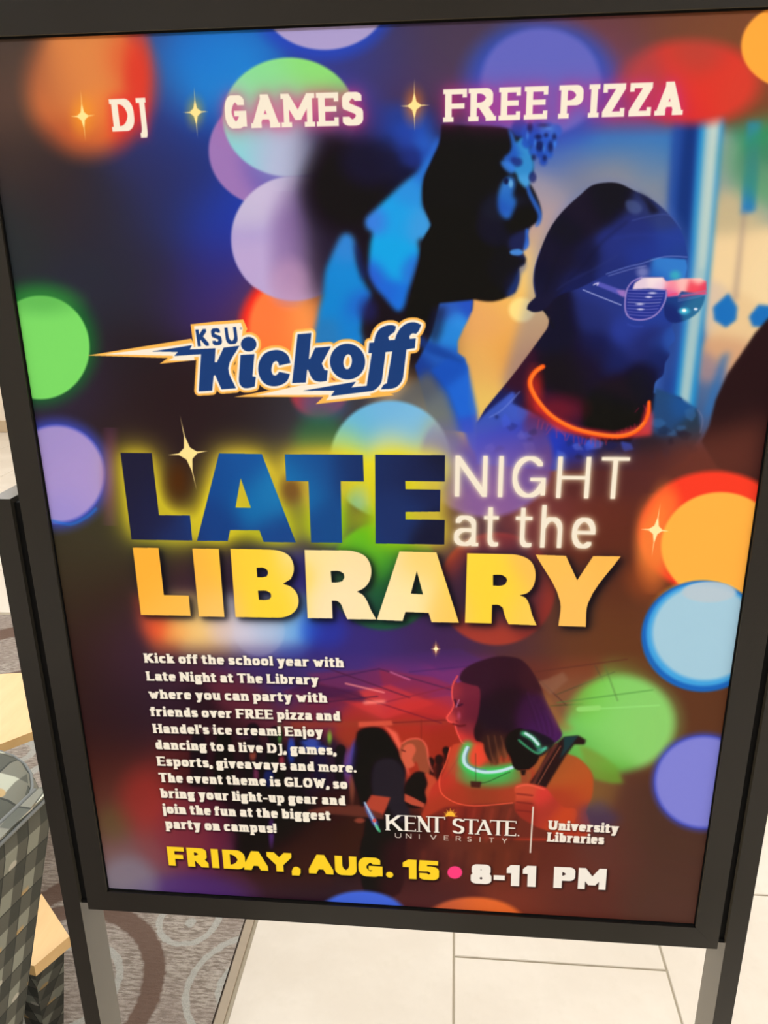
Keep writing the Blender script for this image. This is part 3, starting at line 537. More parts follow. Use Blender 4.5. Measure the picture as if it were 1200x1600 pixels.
poly([(250,1180),(540,1190),(560,1300),(420,1340),(300,1300)], (24,16,20), .35, 22)
# girl with long dark hair
poly([(598,1132),(612,1150),(622,1170),(634,1205),(640,1215),(634,1180),(620,1145)], (250,110,90), .8, 2)
poly([(556,1155),(560,1142),(578,1136),(598,1139),(612,1155),(626,1180),(634,1205),(630,1225),(636,1262),(634,1330),(625,1395),(572,1400),(562,1330),(570,1290),(556,1230),(548,1200)], (24,16,22), 1, 1.6, 3)
poly([(584,1195),(612,1185),(632,1205),(634,1245),(640,1275),(622,1285),(600,1250),(582,1240)], (38,34,44), .9, 2, 3)
poly([(580,1242),(610,1246),(604,1262),(598,1275),(580,1270),(568,1262)], (180,70,52), .95, 1.2)
poly([(480,1266),(520,1258),(560,1258),(598,1272),(600,1280),(560,1276),(520,1272),(490,1278)], (96,48,40), .95, 1.5)
disc(562,1282,8,4,(150,70,54),2,.8); poly([(568,1252),(576,1262),(590,1284),(592,1298),(582,1288),(572,1268)], (80,110,200), .8, 1.2)
line([(570,1254),(582,1278),(590,1296)], 3, (170,200,230), .9, .7, 0); line([(588,1290),(593,1299)], 4, (80,200,140), .9, .8, 0)
disc(585,1282,3,3,(225,80,70),1.5,.9)
poly([(545,1175),(556,1160),(550,1200),(546,1215),(536,1205)], (70,80,190), .6, 4)
# blonde girl
poly([(626,1168),(634,1158),(652,1155),(664,1164),(668,1180),(672,1200),(668,1212),(656,1206),(650,1190),(640,1200),(630,1192),(624,1180)], (150,74,52), 1, 1.2, 3)
poly([(632,1165),(644,1162),(650,1172),(644,1186),(648,1196),(636,1200),(630,1190),(627,1180)], (214,96,72), .9, 1.2, 3)
line([(628,1162),(640,1155),(656,1155),(666,1166),(670,1190),(676,1206)], 2, (255,120,100), .8, 1.2)
line([(633,1174),(628,1172)], 2, (60,20,24), .8, .8, 0)
poly([(632,1228),(640,1215),(650,1206),(664,1208),(672,1225),(664,1258),(640,1262),(632,1250)], (26,16,20), 1, 1.4, 3)
poly([(664,1208),(680,1215),(684,1232),(678,1246),(670,1254),(664,1238),(668,1224)], (196,76,52), .95, 1.4, 3)
poly([(632,1240),(646,1246),(664,1256),(662,1262),(644,1258),(632,1252)], (190,80,60), .95, 1)
# woman with microphone
W0, WS = (680,1000), 4.2857
poly(Z(W0,WS,[(960,700),(1040,730),(1130,780),(1220,850),(1260,960),(1180,960),(1060,930),(1000,820)]), [(930,1180,120,150,60,15),(950,1200,110,160,60,15),(960,1215,100,150,50,15)], .85, 3)
poly(Z(W0,WS,[(160,690),(100,730),(70,850),(20,930),(-30,1000),(-60,1100),(-90,1200),(60,1290),(300,1330),(1000,1330),(1010,1150),(1050,1050),(1058,930),(1030,860),(960,790),(880,760),(700,700),(400,680)]),
 [(700,1180,195,68,46,10),(690,1220,187,55,43,12),(710,1250,165,57,39,14),(760,1240,149,60,39,18),(800,1240,165,62,41,16),(880,1180,153,84,45,16),(900,1200,174,84,41,16),(920,1240,179,80,39,16),(900,1260,165,60,39,16),(860,1290,170,55,39,14),(740,1300,130,47,37,16),(720,1200,165,84,54,10)], 1, 1.4, 3)
disc(735,1195,16,26,(70,170,80),12,.45); disc(770,1212,44,16,(60,190,90),10,.8)
poly(Z(W0,WS,[(290,1100),(700,1085),(800,1330),(120,1330),(-40,1290),(-60,1190),(60,1120),(160,1110)]), [(720,1280,120,40,34,12),(700,1300,100,38,32,12),(760,1300,113,46,36,12),(800,1300,100,44,36,12)], .9, 2)
for k in range(9): line([(700+k*14,1262+k % 3),(694+k*13,1300+(k*7) % 20)], 3, (170,66,50) if k % 2 else (70,30,30), .5, 2)
line(Z(W0,WS,[(100,720),(70,830),(30,920),(35,1010),(80,1060),(170,1100),(300,1110),(520,1090)]), 1.6, (255,96,70), .9, .7)
line(Z(W0,WS,[(170,760),(110,860),(60,930)]), 1.3, (160,60,50), .8, .8)
poly(Z(W0,WS,[(150,290),(200,270),(320,300),(330,500),(320,690),(240,690),(180,685),(160,650),(140,600),(120,560),(85,545),(72,520),(110,470),(122,430),(110,350),(120,270)]),
 [(712,1080,150,48,62,7),(728,1080,112,38,58,10),(735,1105,104,34,54,10),(716,1112,128,40,56,7),(742,1120,96,32,50,10),(704,1122,200,66,66,6),(735,1140,130,44,56,9),(722,1155,214,58,54,7),(738,1160,190,50,46,8)], 1, 1, 'c')
line(Z(W0,WS,[(150,240),(118,300),(112,370),(124,430),(108,475),(78,518),(92,545),(130,560),(140,600),(160,650),(185,690),(240,700)]), 2, (255,92,84), .9, .8)
line(Z(W0,WS,[(130,400),(150,440),(180,430)]), 3, (50,20,44), .9, 1); line(Z(W0,WS,[(140,450),(160,400)]), 1.6, (225,150,200), .7, .7)
line(Z(W0,WS,[(120,560),(160,575),(200,570)]), 3, (90,24,30), .85, .9); line(Z(W0,WS,[(140,540),(150,548)]), 2.4, (110,30,40), .7, .9, 0)
disc(717,1118,2.5,5,(200,90,130),2.5,.5)
poly(Z(W0,WS,[(240,700),(320,690),(350,800),(300,860),(230,840),(210,760)]), (236,70,52), .9, 3)
poly(Z(W0,WS,[(165,270),(180,210),(240,165),(330,130),(430,108),(540,118),(600,150),(650,210),(700,300),(740,400),(780,480),(830,580),(850,640),(800,690),(720,700),(640,730),(540,760),(500,740),(470,800),(440,770),(410,840),(360,800),(330,740),(320,690),(270,670),(260,600),(290,500),(300,330),(240,300)]),
 [(790,1050,50,25,38,15),(760,1060,52,26,42,14),(830,1060,58,28,38,12),(790,1090,38,20,32,15),(770,1120,36,20,34,14),(830,1110,58,26,62,12),(850,1130,64,28,80,12),(860,1145,70,30,86,10),(770,1160,56,32,30,10),(790,1180,110,60,40,8),(740,1140,40,20,28,8)], 1, 1.2, 3)
for k in range(8): line(Z(W0,WS,[(600+k*18,330+k*20),(640+k*22,450+k*16),(690+k*16,600+k*8)]), 2, (84,40,96) if k % 2 else (34,20,32), .4, 1.6)
for k in range(7): line(Z(W0,WS,[(330+k*22,640),(350+k*24,760),(380+k*20,840-k*6)]), 1.6, (150,90,60) if k % 2 else (50,30,26), .5, 1)
poly(Z(W0,WS,[(700,330),(760,380),(830,500),(930,600),(850,620),(800,540)]), (160,110,60), .5, 4)
line(Z(W0,WS,[(220,700),(190,770),(190,830),(240,870),(330,890),(430,880),(520,850)]), 13, (50,210,100), .8, 3.5)
line(Z(W0,WS,[(215,720),(192,780),(200,830),(250,865),(330,885),(430,878),(518,852)]), 5.5, (190,226,240), 1, .8)
line(Z(W0,WS,[(228,720),(208,780),(220,830),(265,856),(340,872)]), 1.6, (110,120,190), .8, .6)
line(Z(W0,WS,[(500,885),(460,900),(350,950),(270,960)]), 1.2, (30,60,30), .8, .6); poly(Z(W0,WS,[(235,945),(310,950),(300,990),(240,985)]), (60,22,26), .85, 1)
line(Z(W0,WS,[(270,760),(272,950)]), 1.2, (60,60,40), .6, .6, 0)
poly(Z(W0,WS,[(480,640),(560,590),(620,620),(700,720),(690,800),(650,850),(600,875),(530,860),(505,790),(470,720)]), (26,16,20), 1, 1.2, 3)
poly(Z(W0,WS,[(550,640),(620,600),(740,640),(800,690),(760,740),(700,780),(650,740),(580,700)]), (26,24,30), .9, 1.5, 3)
line(Z(W0,WS,[(590,625),(640,650),(680,690),(690,710)]), 8, (70,210,140), .8, 2); line(Z(W0,WS,[(605,625),(650,655),(690,700)]), 4.5, (190,225,235), 1, .8)
line(Z(W0,WS,[(560,670),(620,720),(690,760),(740,720)]), 3.4, (70,190,130), .8, 1.2)
line(Z(W0,WS,[(690,740),(740,725)]), 5, (90,215,200), .7, 2, 0)
poly(Z(W0,WS,[(570,870),(620,865),(615,960),(580,960)]), (150,70,46), .9, 1)
poly(Z(W0,WS,[(570,870),(610,868),(600,905),(580,905)]), (24,18,20), .9, 1)
poly(Z(W0,WS,[(860,650),(960,640),(1010,670),(1000,700),(930,700),(870,780),(740,990),(630,960),(700,860),(760,740)]), (40,24,26), 1, 1.4)
line(Z(W0,WS,[(810,700),(720,840),(660,960)]), 5, (96,48,42), .9, 1.2, 0); line(Z(W0,WS,[(840,710),(760,840),(690,965)]), 1.4, (200,110,80), .7, .7, 0)
poly(Z(W0,WS,[(860,650),(960,640),(900,720),(830,800),(860,720)]), (30,60,66), .9, 1.4)
poly(Z(W0,WS,[(530,990),(560,965),(640,962),(740,990),(790,1050),(860,1120),(940,1130),(940,1200),(860,1290),(700,1260),(640,1230),(560,1180),(530,1120),(540,1050)]),
 [(820,1235,198,77,54,10),(850,1245,208,60,54,8),(860,1260,165,55,45,10),(820,1265,147,49,39,8),(880,1275,191,69,39,10)], 1, 1.2, 3)
for y in (1030,1085,1140): line(Z(W0,WS,[(545,y),(600,y+6),(650,y+12)]), 2.4, (110,34,32), .8, 1)
line(Z(W0,WS,[(545,985),(620,970),(730,1000)]), 2, (250,110,90), .7, 1)
poly([(905,1262),(940,1250),(970,1280),(940,1300),(905,1290)], (56,56,110), .5, 6)
poly([(600,1318),(640,1300),(690,1320),(740,1370),(760,1420),(590,1420)], (70,30,32), .5, 8)
for k in range(10): line([(640+k*22,1330),(634+k*22,1360+(k*13) % 25)], 4, (140,60,44) if k % 2 else (60,26,28), .4, 3)
# left-bottom haze lamps
disc(420,1225,34,80,(70,36,90),8,.0); disc(300,1290,60,56,(120,40,60),10,.35); disc(270,1300,60,60,(150,60,60),20,.3)
disc(178,1285,26,26,(92,84,46),20,.45); disc(225,1250,36,46,(160,48,44),24,.55)
disc(300,1400,90,34,(74,46,128),14,.6); disc(200,1385,46,46,(130,128,150),16,.55)
disc(565,1437,72,45,(66,102,224),4,1); disc(740,1448,82,46,[(700,1425,190,90,60,25),(750,1415,222,104,50,25)],4,1)
disc(965,1130,92,74,(120,210,100),8,.0)
bokeh(1100,1222,78,73,(126,130,220),(62,74,190),8,2,.9,5)
# row of lamps between headline and paragraph, faded at its lower edge
poly([(214,930),(500,930),(498,990),(484,1008),(440,1014),(300,1014),(240,1008),(222,990)], [(222,985,200,80,60,12),(245,985,234,92,52,14),(275,990,248,170,90,14),(310,990,248,206,128,20),(345,985,226,200,190,14),(375,990,212,208,228,22),(420,985,170,196,232,18),(455,985,120,180,238,14),(482,985,50,110,222,12)], .95, 9)
poly([(228,1000),(480,1006),(470,1030),(240,1024)], [(240,1010,180,90,60,20),(320,1010,190,150,110,20),(400,1010,150,140,170,20),(460,1010,70,100,190,20)], .45, 8)
disc(405,985,40,40,(200,204,230),3,.18); disc(510,985,30,26,(40,58,180),16,.6)
# -- headline
OA, SA, OB, SB = (160,640), 2.727, (560,640), 2.609
LATE = [[Z(OA,SA,[(77,184),(210,185),(241,450),(373,451),(383,558),(124,554)])],
 [Z(OA,SA,[(497,187),(679,189),(824,566),(687,564),(669,514),(544,513),(534,560),(403,559)]), Z(OA,SA,[(589,292),(633,419),(567,418)])],
 [Z(OA,SA,[(777,190),(1110,193),(1114,306),(1015,305),(1021,567),(889,566),(878,305),(783,304)])],
 [Z(OB,SB,[(68,184),(353,186),(352,293),(191,291),(192,325),(334,327),(332,416),(192,417),(192,448),(352,450),(350,550),(70,546)])]]
LIB = [[Z(OA,SA,[(129,588),(239,589),(262,790),(368,793),(376,879),(164,875)])],
 [Z(OA,SA,[(383,592),(496,593),(520,884),(411,881)])],
 [Z(OA,SA,[(545,593),(690,596),(755,602),(795,622),(813,655),(815,690),(803,722),(770,742),(805,756),(828,782),(836,812),(830,845),(808,870),(775,884),(735,887),(567,884)]), Z(OA,SA,[(657,674),(688,675),(703,685),(706,697),(700,710),(685,714),(660,714)]), Z(OA,SA,[(663,772),(700,773),(717,783),(719,797),(712,808),(695,811),(667,810)])],
 [Z(OA,SA,[(861,598),(1030,600),(1080,606),(1120,625),(1140,655),(1146,695),(1136,735),(1115,760),(1085,776),(1108,788),(1126,812),(1145,855),(1168,895),(1043,893),(1028,860),(1015,828),(1000,816),(978,814),(981,890),(874,889)]), Z(OA,SA,[(973,688),(1010,689),(1028,699),(1031,715),(1022,731),(1000,736),(977,736)])],
 [Z(OB,SB,[(167,578),(318,582),(410,869),(298,867),(286,829),(192,825),(180,862),(75,857)]), Z(OB,SB,[(238,659),(263,753),(214,750)])],
 [Z(OB,SB,[(443,586),(610,589),(660,595),(700,615),(718,645),(722,685),(712,722),(690,747),(658,757),(682,768),(697,795),(708,835),(727,880),(612,875),(598,845),(588,808),(572,797),(545,796),(543,872),(434,869)]), Z(OB,SB,[(549,674),(585,675),(602,685),(606,697),(598,712),(580,718),(549,717)])],
 [Z(OB,SB,[(722,591),(846,596),(892,695),(957,597),(1070,598),(936,790),(927,886),(815,882),(822,783)])]]
def letters(L):
    al = np.concatenate([mp(r) for g in L for r in g]); m = box(al, 6)
    for g in L: fillpoly(m, [mp(csmooth(r, 5, 38)) for r in g])
    return m
mL, mB = letters(LATE), letters(LIB)
def gl(m, s, col, al, k):
    g = blur(m, s); g.a = np.clip(g.a*k, 0, 1); paint(g, col, al)
YG = [(180,760,190,176,44,50),(250,700,200,180,50,40),(290,800,226,208,44,40),(330,690,190,170,60,40),(420,690,210,190,50,40),(500,740,190,160,60,30),(560,700,236,224,40,40),(600,760,212,200,30,30),(450,860,180,180,40,40),(680,690,220,210,90,30),(700,800,200,180,60,30),(550,850,130,190,30,40),(250,870,130,130,50,40)]
gl(mL, 26, YG, .93, 2.1); gl(mL, 10, YG, .6, 1.4)
disc(278,752,16,26,(78,44,20),16,.9); disc(455,765,15,20,(110,72,40),12,.8); disc(560,810,16,14,(150,150,40),14,.5)
poly([(470,846),(520,852),(500,862),(440,858)], (70,56,30), .6, 8)
def shade(m, dx, dy, s, al, k=1.2, col=(10,8,12)):
    g = blur(m, s); g.a = np.clip(g.a*k, 0, 1); o = M(0, 0, 1, 1); o.a = g.a; o.x0, o.y0, o.x1, o.y1 = g.x0+dx, g.y0+dy, g.x1+dx, g.y1+dy; paint(o, col, al)
shade(mB, 5, 4, 12, .75, 1.35, (24,28,38)); shade(mB, 7, 6, 5, .5, 1.3, (12,12,22))
paint(mL, [(200,780,34,34,58,30),(240,800,34,38,74,25),(280,840,34,48,100,20),(330,820,28,64,134,25),(350,750,26,74,148,25),(400,780,26,108,176,22),(425,770,34,122,186,22),(380,730,28,84,160,22),(440,840,30,70,140,25),(470,760,28,104,172,22),(500,730,30,80,150,25),(550,730,30,52,108,25),(530,820,28,74,140,25),(600,730,32,44,90,25),(610,800,32,50,104,25),(660,740,30,38,78,25),(690,715,28,30,52,18),(680,840,28,30,54,18),(560,720,30,52,104,20)])
paint(mB, [(230,900,248,178,62,35),(270,960,250,190,84,30),(320,900,250,184,72,30),(340,950,252,200,110,25),(380,880,254,210,64,30),(420,930,255,214,62,30),(470,900,253,210,76,15),(490,880,250,226,160,30),(530,930,250,228,186,30),(580,880,250,222,170,30),(600,950,253,230,180,30),(640,930,252,230,170,25),(660,880,252,212,120,25),(700,950,250,204,104,22),(740,900,255,214,66,25),(770,940,255,212,64,30),(820,960,250,204,90,20),(860,880,250,192,90,30),(900,930,250,190,96,35),(940,880,244,184,86,25)])
# thin sans beside it
TH = dict(w=.115, h=.095)
TH['round'] = 0
gw = [((250,240,190),5,.55,1.6),((255,250,225),2,.5,1.2)]
text('NIGHT', (710.6,775.8), (984.3,779.8), 64.5, dict(w=.105,h=.082), WH, spans=[('N',710.6,762.3),('I',777.5,787.5),('G',799.5,854.8),('H',868.5,924.2),('T',935.6,984.6)], glow=gw)
text('at the', (708.7,852.8), (933.7,857.5), 66.5, dict(w=.098,h=.082), WH, spans=[('a',708.9,749),('t',757,781),('t',806.5,834),('h',843.6,881),('e',892,933.7)], glow=gw)
# -- top line
SL = dict(w=.225, h=.165, slab=.065, sh=.15, ed=.10)
pk = [((225,60,120),9,.62,1.5)]
text('DJ', (170.7,206), (231,203.5), 51, SL, WH, spans=[('D',170.7,212.2),('J',213.5,231.6)], glow=[((226,40,60),8,.5,1.4)])
text('GAMES', (349.3,201.3), (567.7,196), 52.5, SL, WH, spans=[('G',349.3,386.3),('A',390.4,437.6),('M',438.3,491.9),('E',494,529.5),('S',532.7,567.9)], glow=pk+[((200,60,130),16,.35,1.6)])
text('FREE PIZZA', (692.9,191), (1070.4,179.4), 52, SL, WH, spans=[('F',692.9,730),('R',732,775.8),('E',779.3,814.6),('E',818.9,857.3),('P',872.4,913),('I',917.2,939.5),('Z',940,978.9),('Z',981.4,1021),('A',1022.6,1070.8)], glow=[((180,50,130),16,.45,1.7),((200,50,130),8,.5,1.4)])
def star(c, t, b_, l, r, k=.09, col=(250,226,150), glow=None, gs=8):
    c, t, b_, l, r = map(np.array, (c, t, b_, l, r)); P = []
    for p, q in ((t, r), (r, b_), (b_, l), (l, t)):
        P.append(p)
        for u in (.25,.5,.75):
            v = (1-u)**3*p+3*u*(1-u)**2*(c*.93+p*.07)+3*u*u*(1-u)*(c*.93+q*.07)+u**3*q; P.append(v)
    if glow: disc(c[0], c[1], gs*.7, gs*1.2, glow, gs*1.35, .85)
    poly([tuple(p) for p in P], col, 1, .35)
star((129,182),(126,140),(134,221),(110,182),(148,180),glow=(245,160,40),gs=14)
star((305,175.5),(303.5,135),(309,216),(286,176),(326,174),glow=(190,176,60),gs=11)
star((647,165.5),(647.5,122),(648,206),(625,166),(671,164),glow=(236,130,40),gs=13)
star((294,709),(281,648),(307.5,767),(262,711),(325,704.5))
star((1025,828),(1032,785),(1018,871),(1000,827),(1046,830),col=(255,232,170))
star((681,1014),(681,998),(681,1030),(672,1014),(690,1014),col=(255,240,190),glow=(225,130,50),gs=4)
# -- kickoff crest
K1, T1, K2, T2 = (260,470), 5.4545, (440,470), 5
def circ(cx, cy, rx, ry, n=22, t=0): return [(cx+rx*np.cos(a)*np.cos(t)-ry*np.sin(a)*np.sin(t), cy+rx*np.cos(a)*np.sin(t)+ry*np.sin(a)*np.cos(t)) for a in np.linspace(0, 2*np.pi, n+1)[:-1]]
NV = [[Z(K1,T1,[(-125,432),(0,413),(218,378),(198,415),(418,405),(411,525),(430,525),(488,400),(622,383),(527,575),(592,745),(470,755),(415,632),(402,640),(390,765),(275,772),(296,455),(68,470),(98,436)])],
 [Z(K1,T1,[(632,462),(750,455),(733,645),(762,650),(752,730),(700,743),(655,740),(626,710),(618,660)])],
 [Z(K1,T1,circ(701,370,66,62))],
 [Z(K1,T1,[(1057,530),(960,552),(952,525),(935,512),(912,525),(898,560),(895,600),(908,632),(930,638),(950,622),(960,605),(1052,625),(1030,680),(985,713),(920,728),(855,715),(808,672),(783,600),(792,520),(832,455),(895,425),(975,425),(1035,465)])],
 [Z(K2,T2,[(125,262),(232,252),(212,455),(222,455),(262,368),(385,357),(313,490),(335,540),(360,545),(352,625),(300,632),(250,618),(205,535),(198,545),(188,638),(82,643)])],
 [Z(K2,T2,circ(515,475,137,140,26,-.3)), Z(K2,T2,circ(516,476,33,59,18,.12))],
 [Z(K2,T2,[(685,328),(722,325),(733,275),(765,222),(815,195),(865,190),(893,200),(882,240),(850,265),(832,285),(840,308),(885,305),(900,260),(938,205),(985,175),(1040,168),(1090,188),(1070,235),(1050,258),(1020,255),(998,275),(1000,298),(1048,293),(1040,370),(975,380),(950,590),(930,640),(888,678),(775,692),(800,655),(822,645),(865,395),(812,400),(785,610),(765,660),(700,705),(385,745),(415,702),(165,703),(580,632),(545,677),(665,665),(705,408),(678,408)])]]
WB = [Z(K1,T1,[(235,215),(635,188),(652,235),(640,330),(600,400),(250,440)]), [(163,553.6),(300,536.5),(304,563),(262,563.5),(276,556)], Z(K2,T2,[(-200,738),(150,660),(600,620),(700,740),(345,778),(378,735)])]
GB = [Z(K1,T1,[(205,200),(400,178),(655,160),(690,240),(640,340),(240,460)]), [(136,555.5),(299,529),(312,562),(249,568.6),(262,559.5)], Z(K2,T2,[(-375,752),(-50,690),(600,600),(880,738),(265,808),(325,752)])]
mm = [q for g in NV for r in g for q in mp(r)]; N_ = box(mm, 40)
for g in NV: fillpoly(N_, [mp(csmooth(r, 4, 48)) for r in g])
def dil(m, r):
    o = M(m.x0, m.y0, m.x1, m.y1); o.a = m.a.copy(); R = int(r)+1
    for dy in range(-R, R+1):
        for dx in range(-R, R+1):
            k = np.clip(r-np.hypot(dx, dy)+.5, 0, 1)
            if k <= 0: continue
            a, b = o.a[max(0, dy):o.a.shape[0]+min(0, dy), max(0, dx):o.a.shape[1]+min(0, dx)], m.a[max(0, -dy):m.a.shape[0]+min(0, -dy), max(0, -dx):m.a.shape[1]+min(0, -dx)]
            np.maximum(a, b*k, out=a)
    return o
ls = lscale(480, 560); D1 = dil(N_, 4.2*ls); D2 = dil(N_, 7.8*ls)
big = box(np.r_[np.array(mm), mp([(130,500),(680,640)])], 60)
def merge(m, rings):
    o = M(big.x0, big.y0, big.x1, big.y1); o.a[m.y0-o.y0:m.y1-o.y0, m.x0-o.x0:m.x1-o.x0] = m.a
    for r in rings: fillpoly(o, [mp(r)])
    return o
paint(merge(D2, GB), (247,184,88)); paint(merge(D1, WB), (244,234,218)); paint(N_, (31,62,122))
for tri in (Z(K1,T1,[(607,520),(600,600),(590,622),(552,570)]), Z(K2,T2,[(350,470),(358,530),(330,500)]), Z(K2,T2,[(655,570),(650,640),(595,648)]), Z(K1,T1,[(415,690),(450,760),(408,765)]), Z(K2,T2,[(215,625),(245,650),(210,655)]), Z(K2,T2,[(372,600),(420,628),(372,640)])): poly(tri, (240,176,84), 1, .4)
poly(Z(K1,T1,[(985,575),(1058,560),(1058,592)]), (240,176,84), 1, .4)
text('KSU', (306.5,541.5), (373,537), 26.5, dict(w=.19,h=.16), (31,62,122), spans=[('K',306.8,326.5),('S',330,347.5),('U',352,372.3)])
disc(376.5,513,1.8,1.8,(110,120,150),1,.7)
# -- paragraph
BT = dict(w=.275, h=.185, slab=.055, sh=.15, sp=.26, track=.075, ed=.04, dot=1.05, stem=1.1)
BT['wide'] = .86
LN = [("Kick off the school year with",223.8,1035.5,537.5,1043),("Late Night at The Library",227.3,1063.6,498,1070),("where you can party with",231,1091.6,511.5,1098),("friends over FREE pizza and",234,1119,532,1126.5),("Handel's ice cream! Enjoy",237.5,1145.5,505,1151.5),
 ("dancing to a live DJ, games,",241,1170.6,525.5,1180),("Esports, giveaways and more.",244,1196.5,557,1207.5),("The event theme is GLOW, so",247,1222,543,1233),("bring your light-up gear and",249.5,1246.5,540,1258.5),("join the fun at the biggest",253,1271,517,1282),("party on campus!",257,1294.5,432,1302)]
for s_, xa, ya, xb, yb in LN: text(s_, (xa+2,ya), (xb,yb), 15, BT, (242,236,222), sh=(.8,1,1.6,.75), b=.28)
# -- foot
FT = dict(w=.32, h=.232, track=.07, dot=1.0, sp=.3)
YL = (250,212,46)
text('FRIDAY, AUG. 15', (260,1352), (687,1376), 30, FT, YL, spans=[('F',260,290.3),('R',290.6,326.6),('I',327.4,344.5),('D',346.6,384.5),('A',379,419.3),('Y',416,457),(',',456.5,468.5),('A',481,521.3),('U',522.5,557.8),('G',559.4,598),('.',601.5,615.8),('1',629,651),('5',653.2,686.8)], sh=(1,1.5,2,.8))
disc(710.6,1363.2,11.6,9.8,(250,66,132),.8,1)
text('8-11 PM', (735,1381.5), (950.3,1391), 33, FT, (240,236,230), spans=[('8',735,769.2),('-',770.8,790.2),('1',791,813),('1',816,839),('P',864.2,900.5),('M',901.2,950.4)], sh=(1,1.5,2,.8))
RM = dict(w=.18, h=.075, slab=.05, sh=.055, thin=.5, ed=.10)
text('KENT STATE', (601.7,1297.3), (806,1306.6), 25, RM, (240,236,228), spans=[('K',601.7,630),('E',631,650),('N',651,674),('T',669,696)], sh=(.6,.8,1.5,.7))
text('KENT STATE', (601.7,1297.3), (806,1306.6), 23.5, RM, (240,236,228), spans=[('S',706.2,726),('T',724,748),('A',742,770),('T',765,792),('E',788,807.5)], sh=(.6,.8,1.5,.7))
disc(810,1305.5,1.3,1.3,(235,230,222),.8,1)
U_ = 'UNIVERSITY'; ux = [617,634,653.5,672,693.5,712,730,748.5,764,784]; wx = [10,9,3,10,7.5,8.5,7,3,8,8.5]
text(U_, (616.7,1309), (792.5,1317.8), 7.6, dict(w=.15,h=.11), (216,208,198), spans=[(c, x, x+w_) for c, x, w_ in zip(U_, ux, wx)])
for k in range(13):
    a = np.pi*(k/12); r = 11.5 if k % 2 == 0 else 9; line([(703.5-5*np.cos(a),1275.4-5*np.sin(a)),(703.5-r*np.cos(a),1275.4-r*np.sin(a)*1.05)], 1.5, (250,188,60), 1, .3, 0, w2=.5)
poly([(696.3,1275)]+[(703.5-7.2*np.cos(a),1275.2-7*np.sin(a)) for a in np.linspace(0,np.pi,9)]+[(710.7,1276)], (250,190,62), 1, .3)
line([(833,1261),(828.5,1332)], 2.2, (228,220,210), 1, .3, 0)
UL = dict(w=.275, h=.185, slab=.05, sh=.15, track=.06, dot=1.0, wide=.86)
text('University', (856,1296.3), (966,1302.3), 14.8, UL, (238,232,222), sh=(.8,1,1.6,.6))
text('Libraries', (854.2,1315), (943.5,1319.6), 14.8, UL, (238,232,222), sh=(.8,1,1.6,.6))
ART = np.clip(ART, 0, 1)
# ink set so that the printed colours come out through the sheet's own faint gloss
L_ = np.where(ART <= .04045, ART/12.92, ((ART+.055)/1.055)**2.4); L_ = np.clip(L_-.0075, .001, 1)
ART = np.where(L_ <= .0031308, L_*12.92, 1.055*L_**(1/2.4)-.055).astype(np.float32)
# ---------------------------------------------------------------- helpers
def lin(c):
    c = [v/255 for v in c]; return tuple(v/12.92 if v <= .04045 else ((v+.055)/1.055)**2.4 for v in c)+(1,)
def mat(name, col=(128, 128, 128), rough=.5, spec=.5, metal=0):
    m = bpy.data.materials.new(name); m.use_nodes = True; b = m.node_tree.nodes['Principled BSDF']
    b.inputs['Base Color'].default_value = lin(col); b.inputs['Roughness'].default_value = rough
    b.inputs['Specular IOR Level'].default_value = spec; b.inputs['Metallic'].default_value = metal
    return m, m.node_tree.nodes, m.node_tree.links, b
class NB:                                    # short way to write node maths
    def __init__(s, nt): s.n, s.l = nt.nodes, nt.links
    def put(s, sock, v):
        if isinstance(v, bpy.types.NodeSocket): s.l.new(v, sock)
        else: sock.default_value = v
    def m(s, op, a, b=0.0, c=0.0):
        n = s.n.new('ShaderNodeMath'); n.operation = op
        for i, v in enumerate((a, b, c)): s.put(n.inputs[i], v)
        return n.outputs[0]
    def mix(s, f, a, b, kind='MIX'):
        n = s.n.new('ShaderNodeMix'); n.data_type = 'RGBA'; n.blend_type = kind
        s.put(n.inputs[0], f); s.put(n.inputs[6], a); s.put(n.inputs[7], b); return n.outputs[2]
    def ramp(s, v, a, b):                    # 0 below a, 1 above b
        n = s.n.new('ShaderNodeMapRange'); n.interpolation_type = 'SMOOTHSTEP'; s.put(n.inputs[0], v); n.inputs[1].default_value = a; n.inputs[2].default_value = b; return n.outputs[0]
    def noise(s, vec, scale, detail=4, rough=.55):
        n = s.n.new('ShaderNodeTexNoise'); s.l.new(vec, n.inputs['Vector']); n.inputs['Scale'].default_value = scale; n.inputs['Detail'].default_value = detail; n.inputs['Roughness'].default_value = rough; return n.outputs[0]
    def coord(s, k='Object'): return s.n.new('ShaderNodeTexCoord').outputs[k]
    def sep(s, v): n = s.n.new('ShaderNodeSeparateXYZ'); s.l.new(v, n.inputs[0]); return n.outputs
    def scale(s, v, k): n = s.n.new('ShaderNodeVectorMath'); n.operation = 'MULTIPLY'; s.l.new(v, n.inputs[0]); n.inputs[1].default_value = k; return n.outputs[0]
    def bump(s, h, b, st=.2, d=.002): n = s.n.new('ShaderNodeBump'); n.inputs['Strength'].default_value = st; n.inputs['Distance'].default_value = d; s.l.new(h, n.inputs['Height']); s.l.new(n.outputs[0], b.inputs['Normal'])
def worldpos(nb): return nb.n.new('ShaderNodeNewGeometry').outputs['Position']
def link(name, me, m=None, parent=None, kind=None, loc=(0, 0, 0)):
    o = bpy.data.objects.new(name, me); COL.objects.link(o)
    if m and not me.materials: me.materials.append(m)
    o.location = loc
    if parent: o.parent = parent; o.location = Vector(loc)-parent.matrix_world.translation if not parent.parent else o.location
    if kind: o['kind'] = kind
    return o
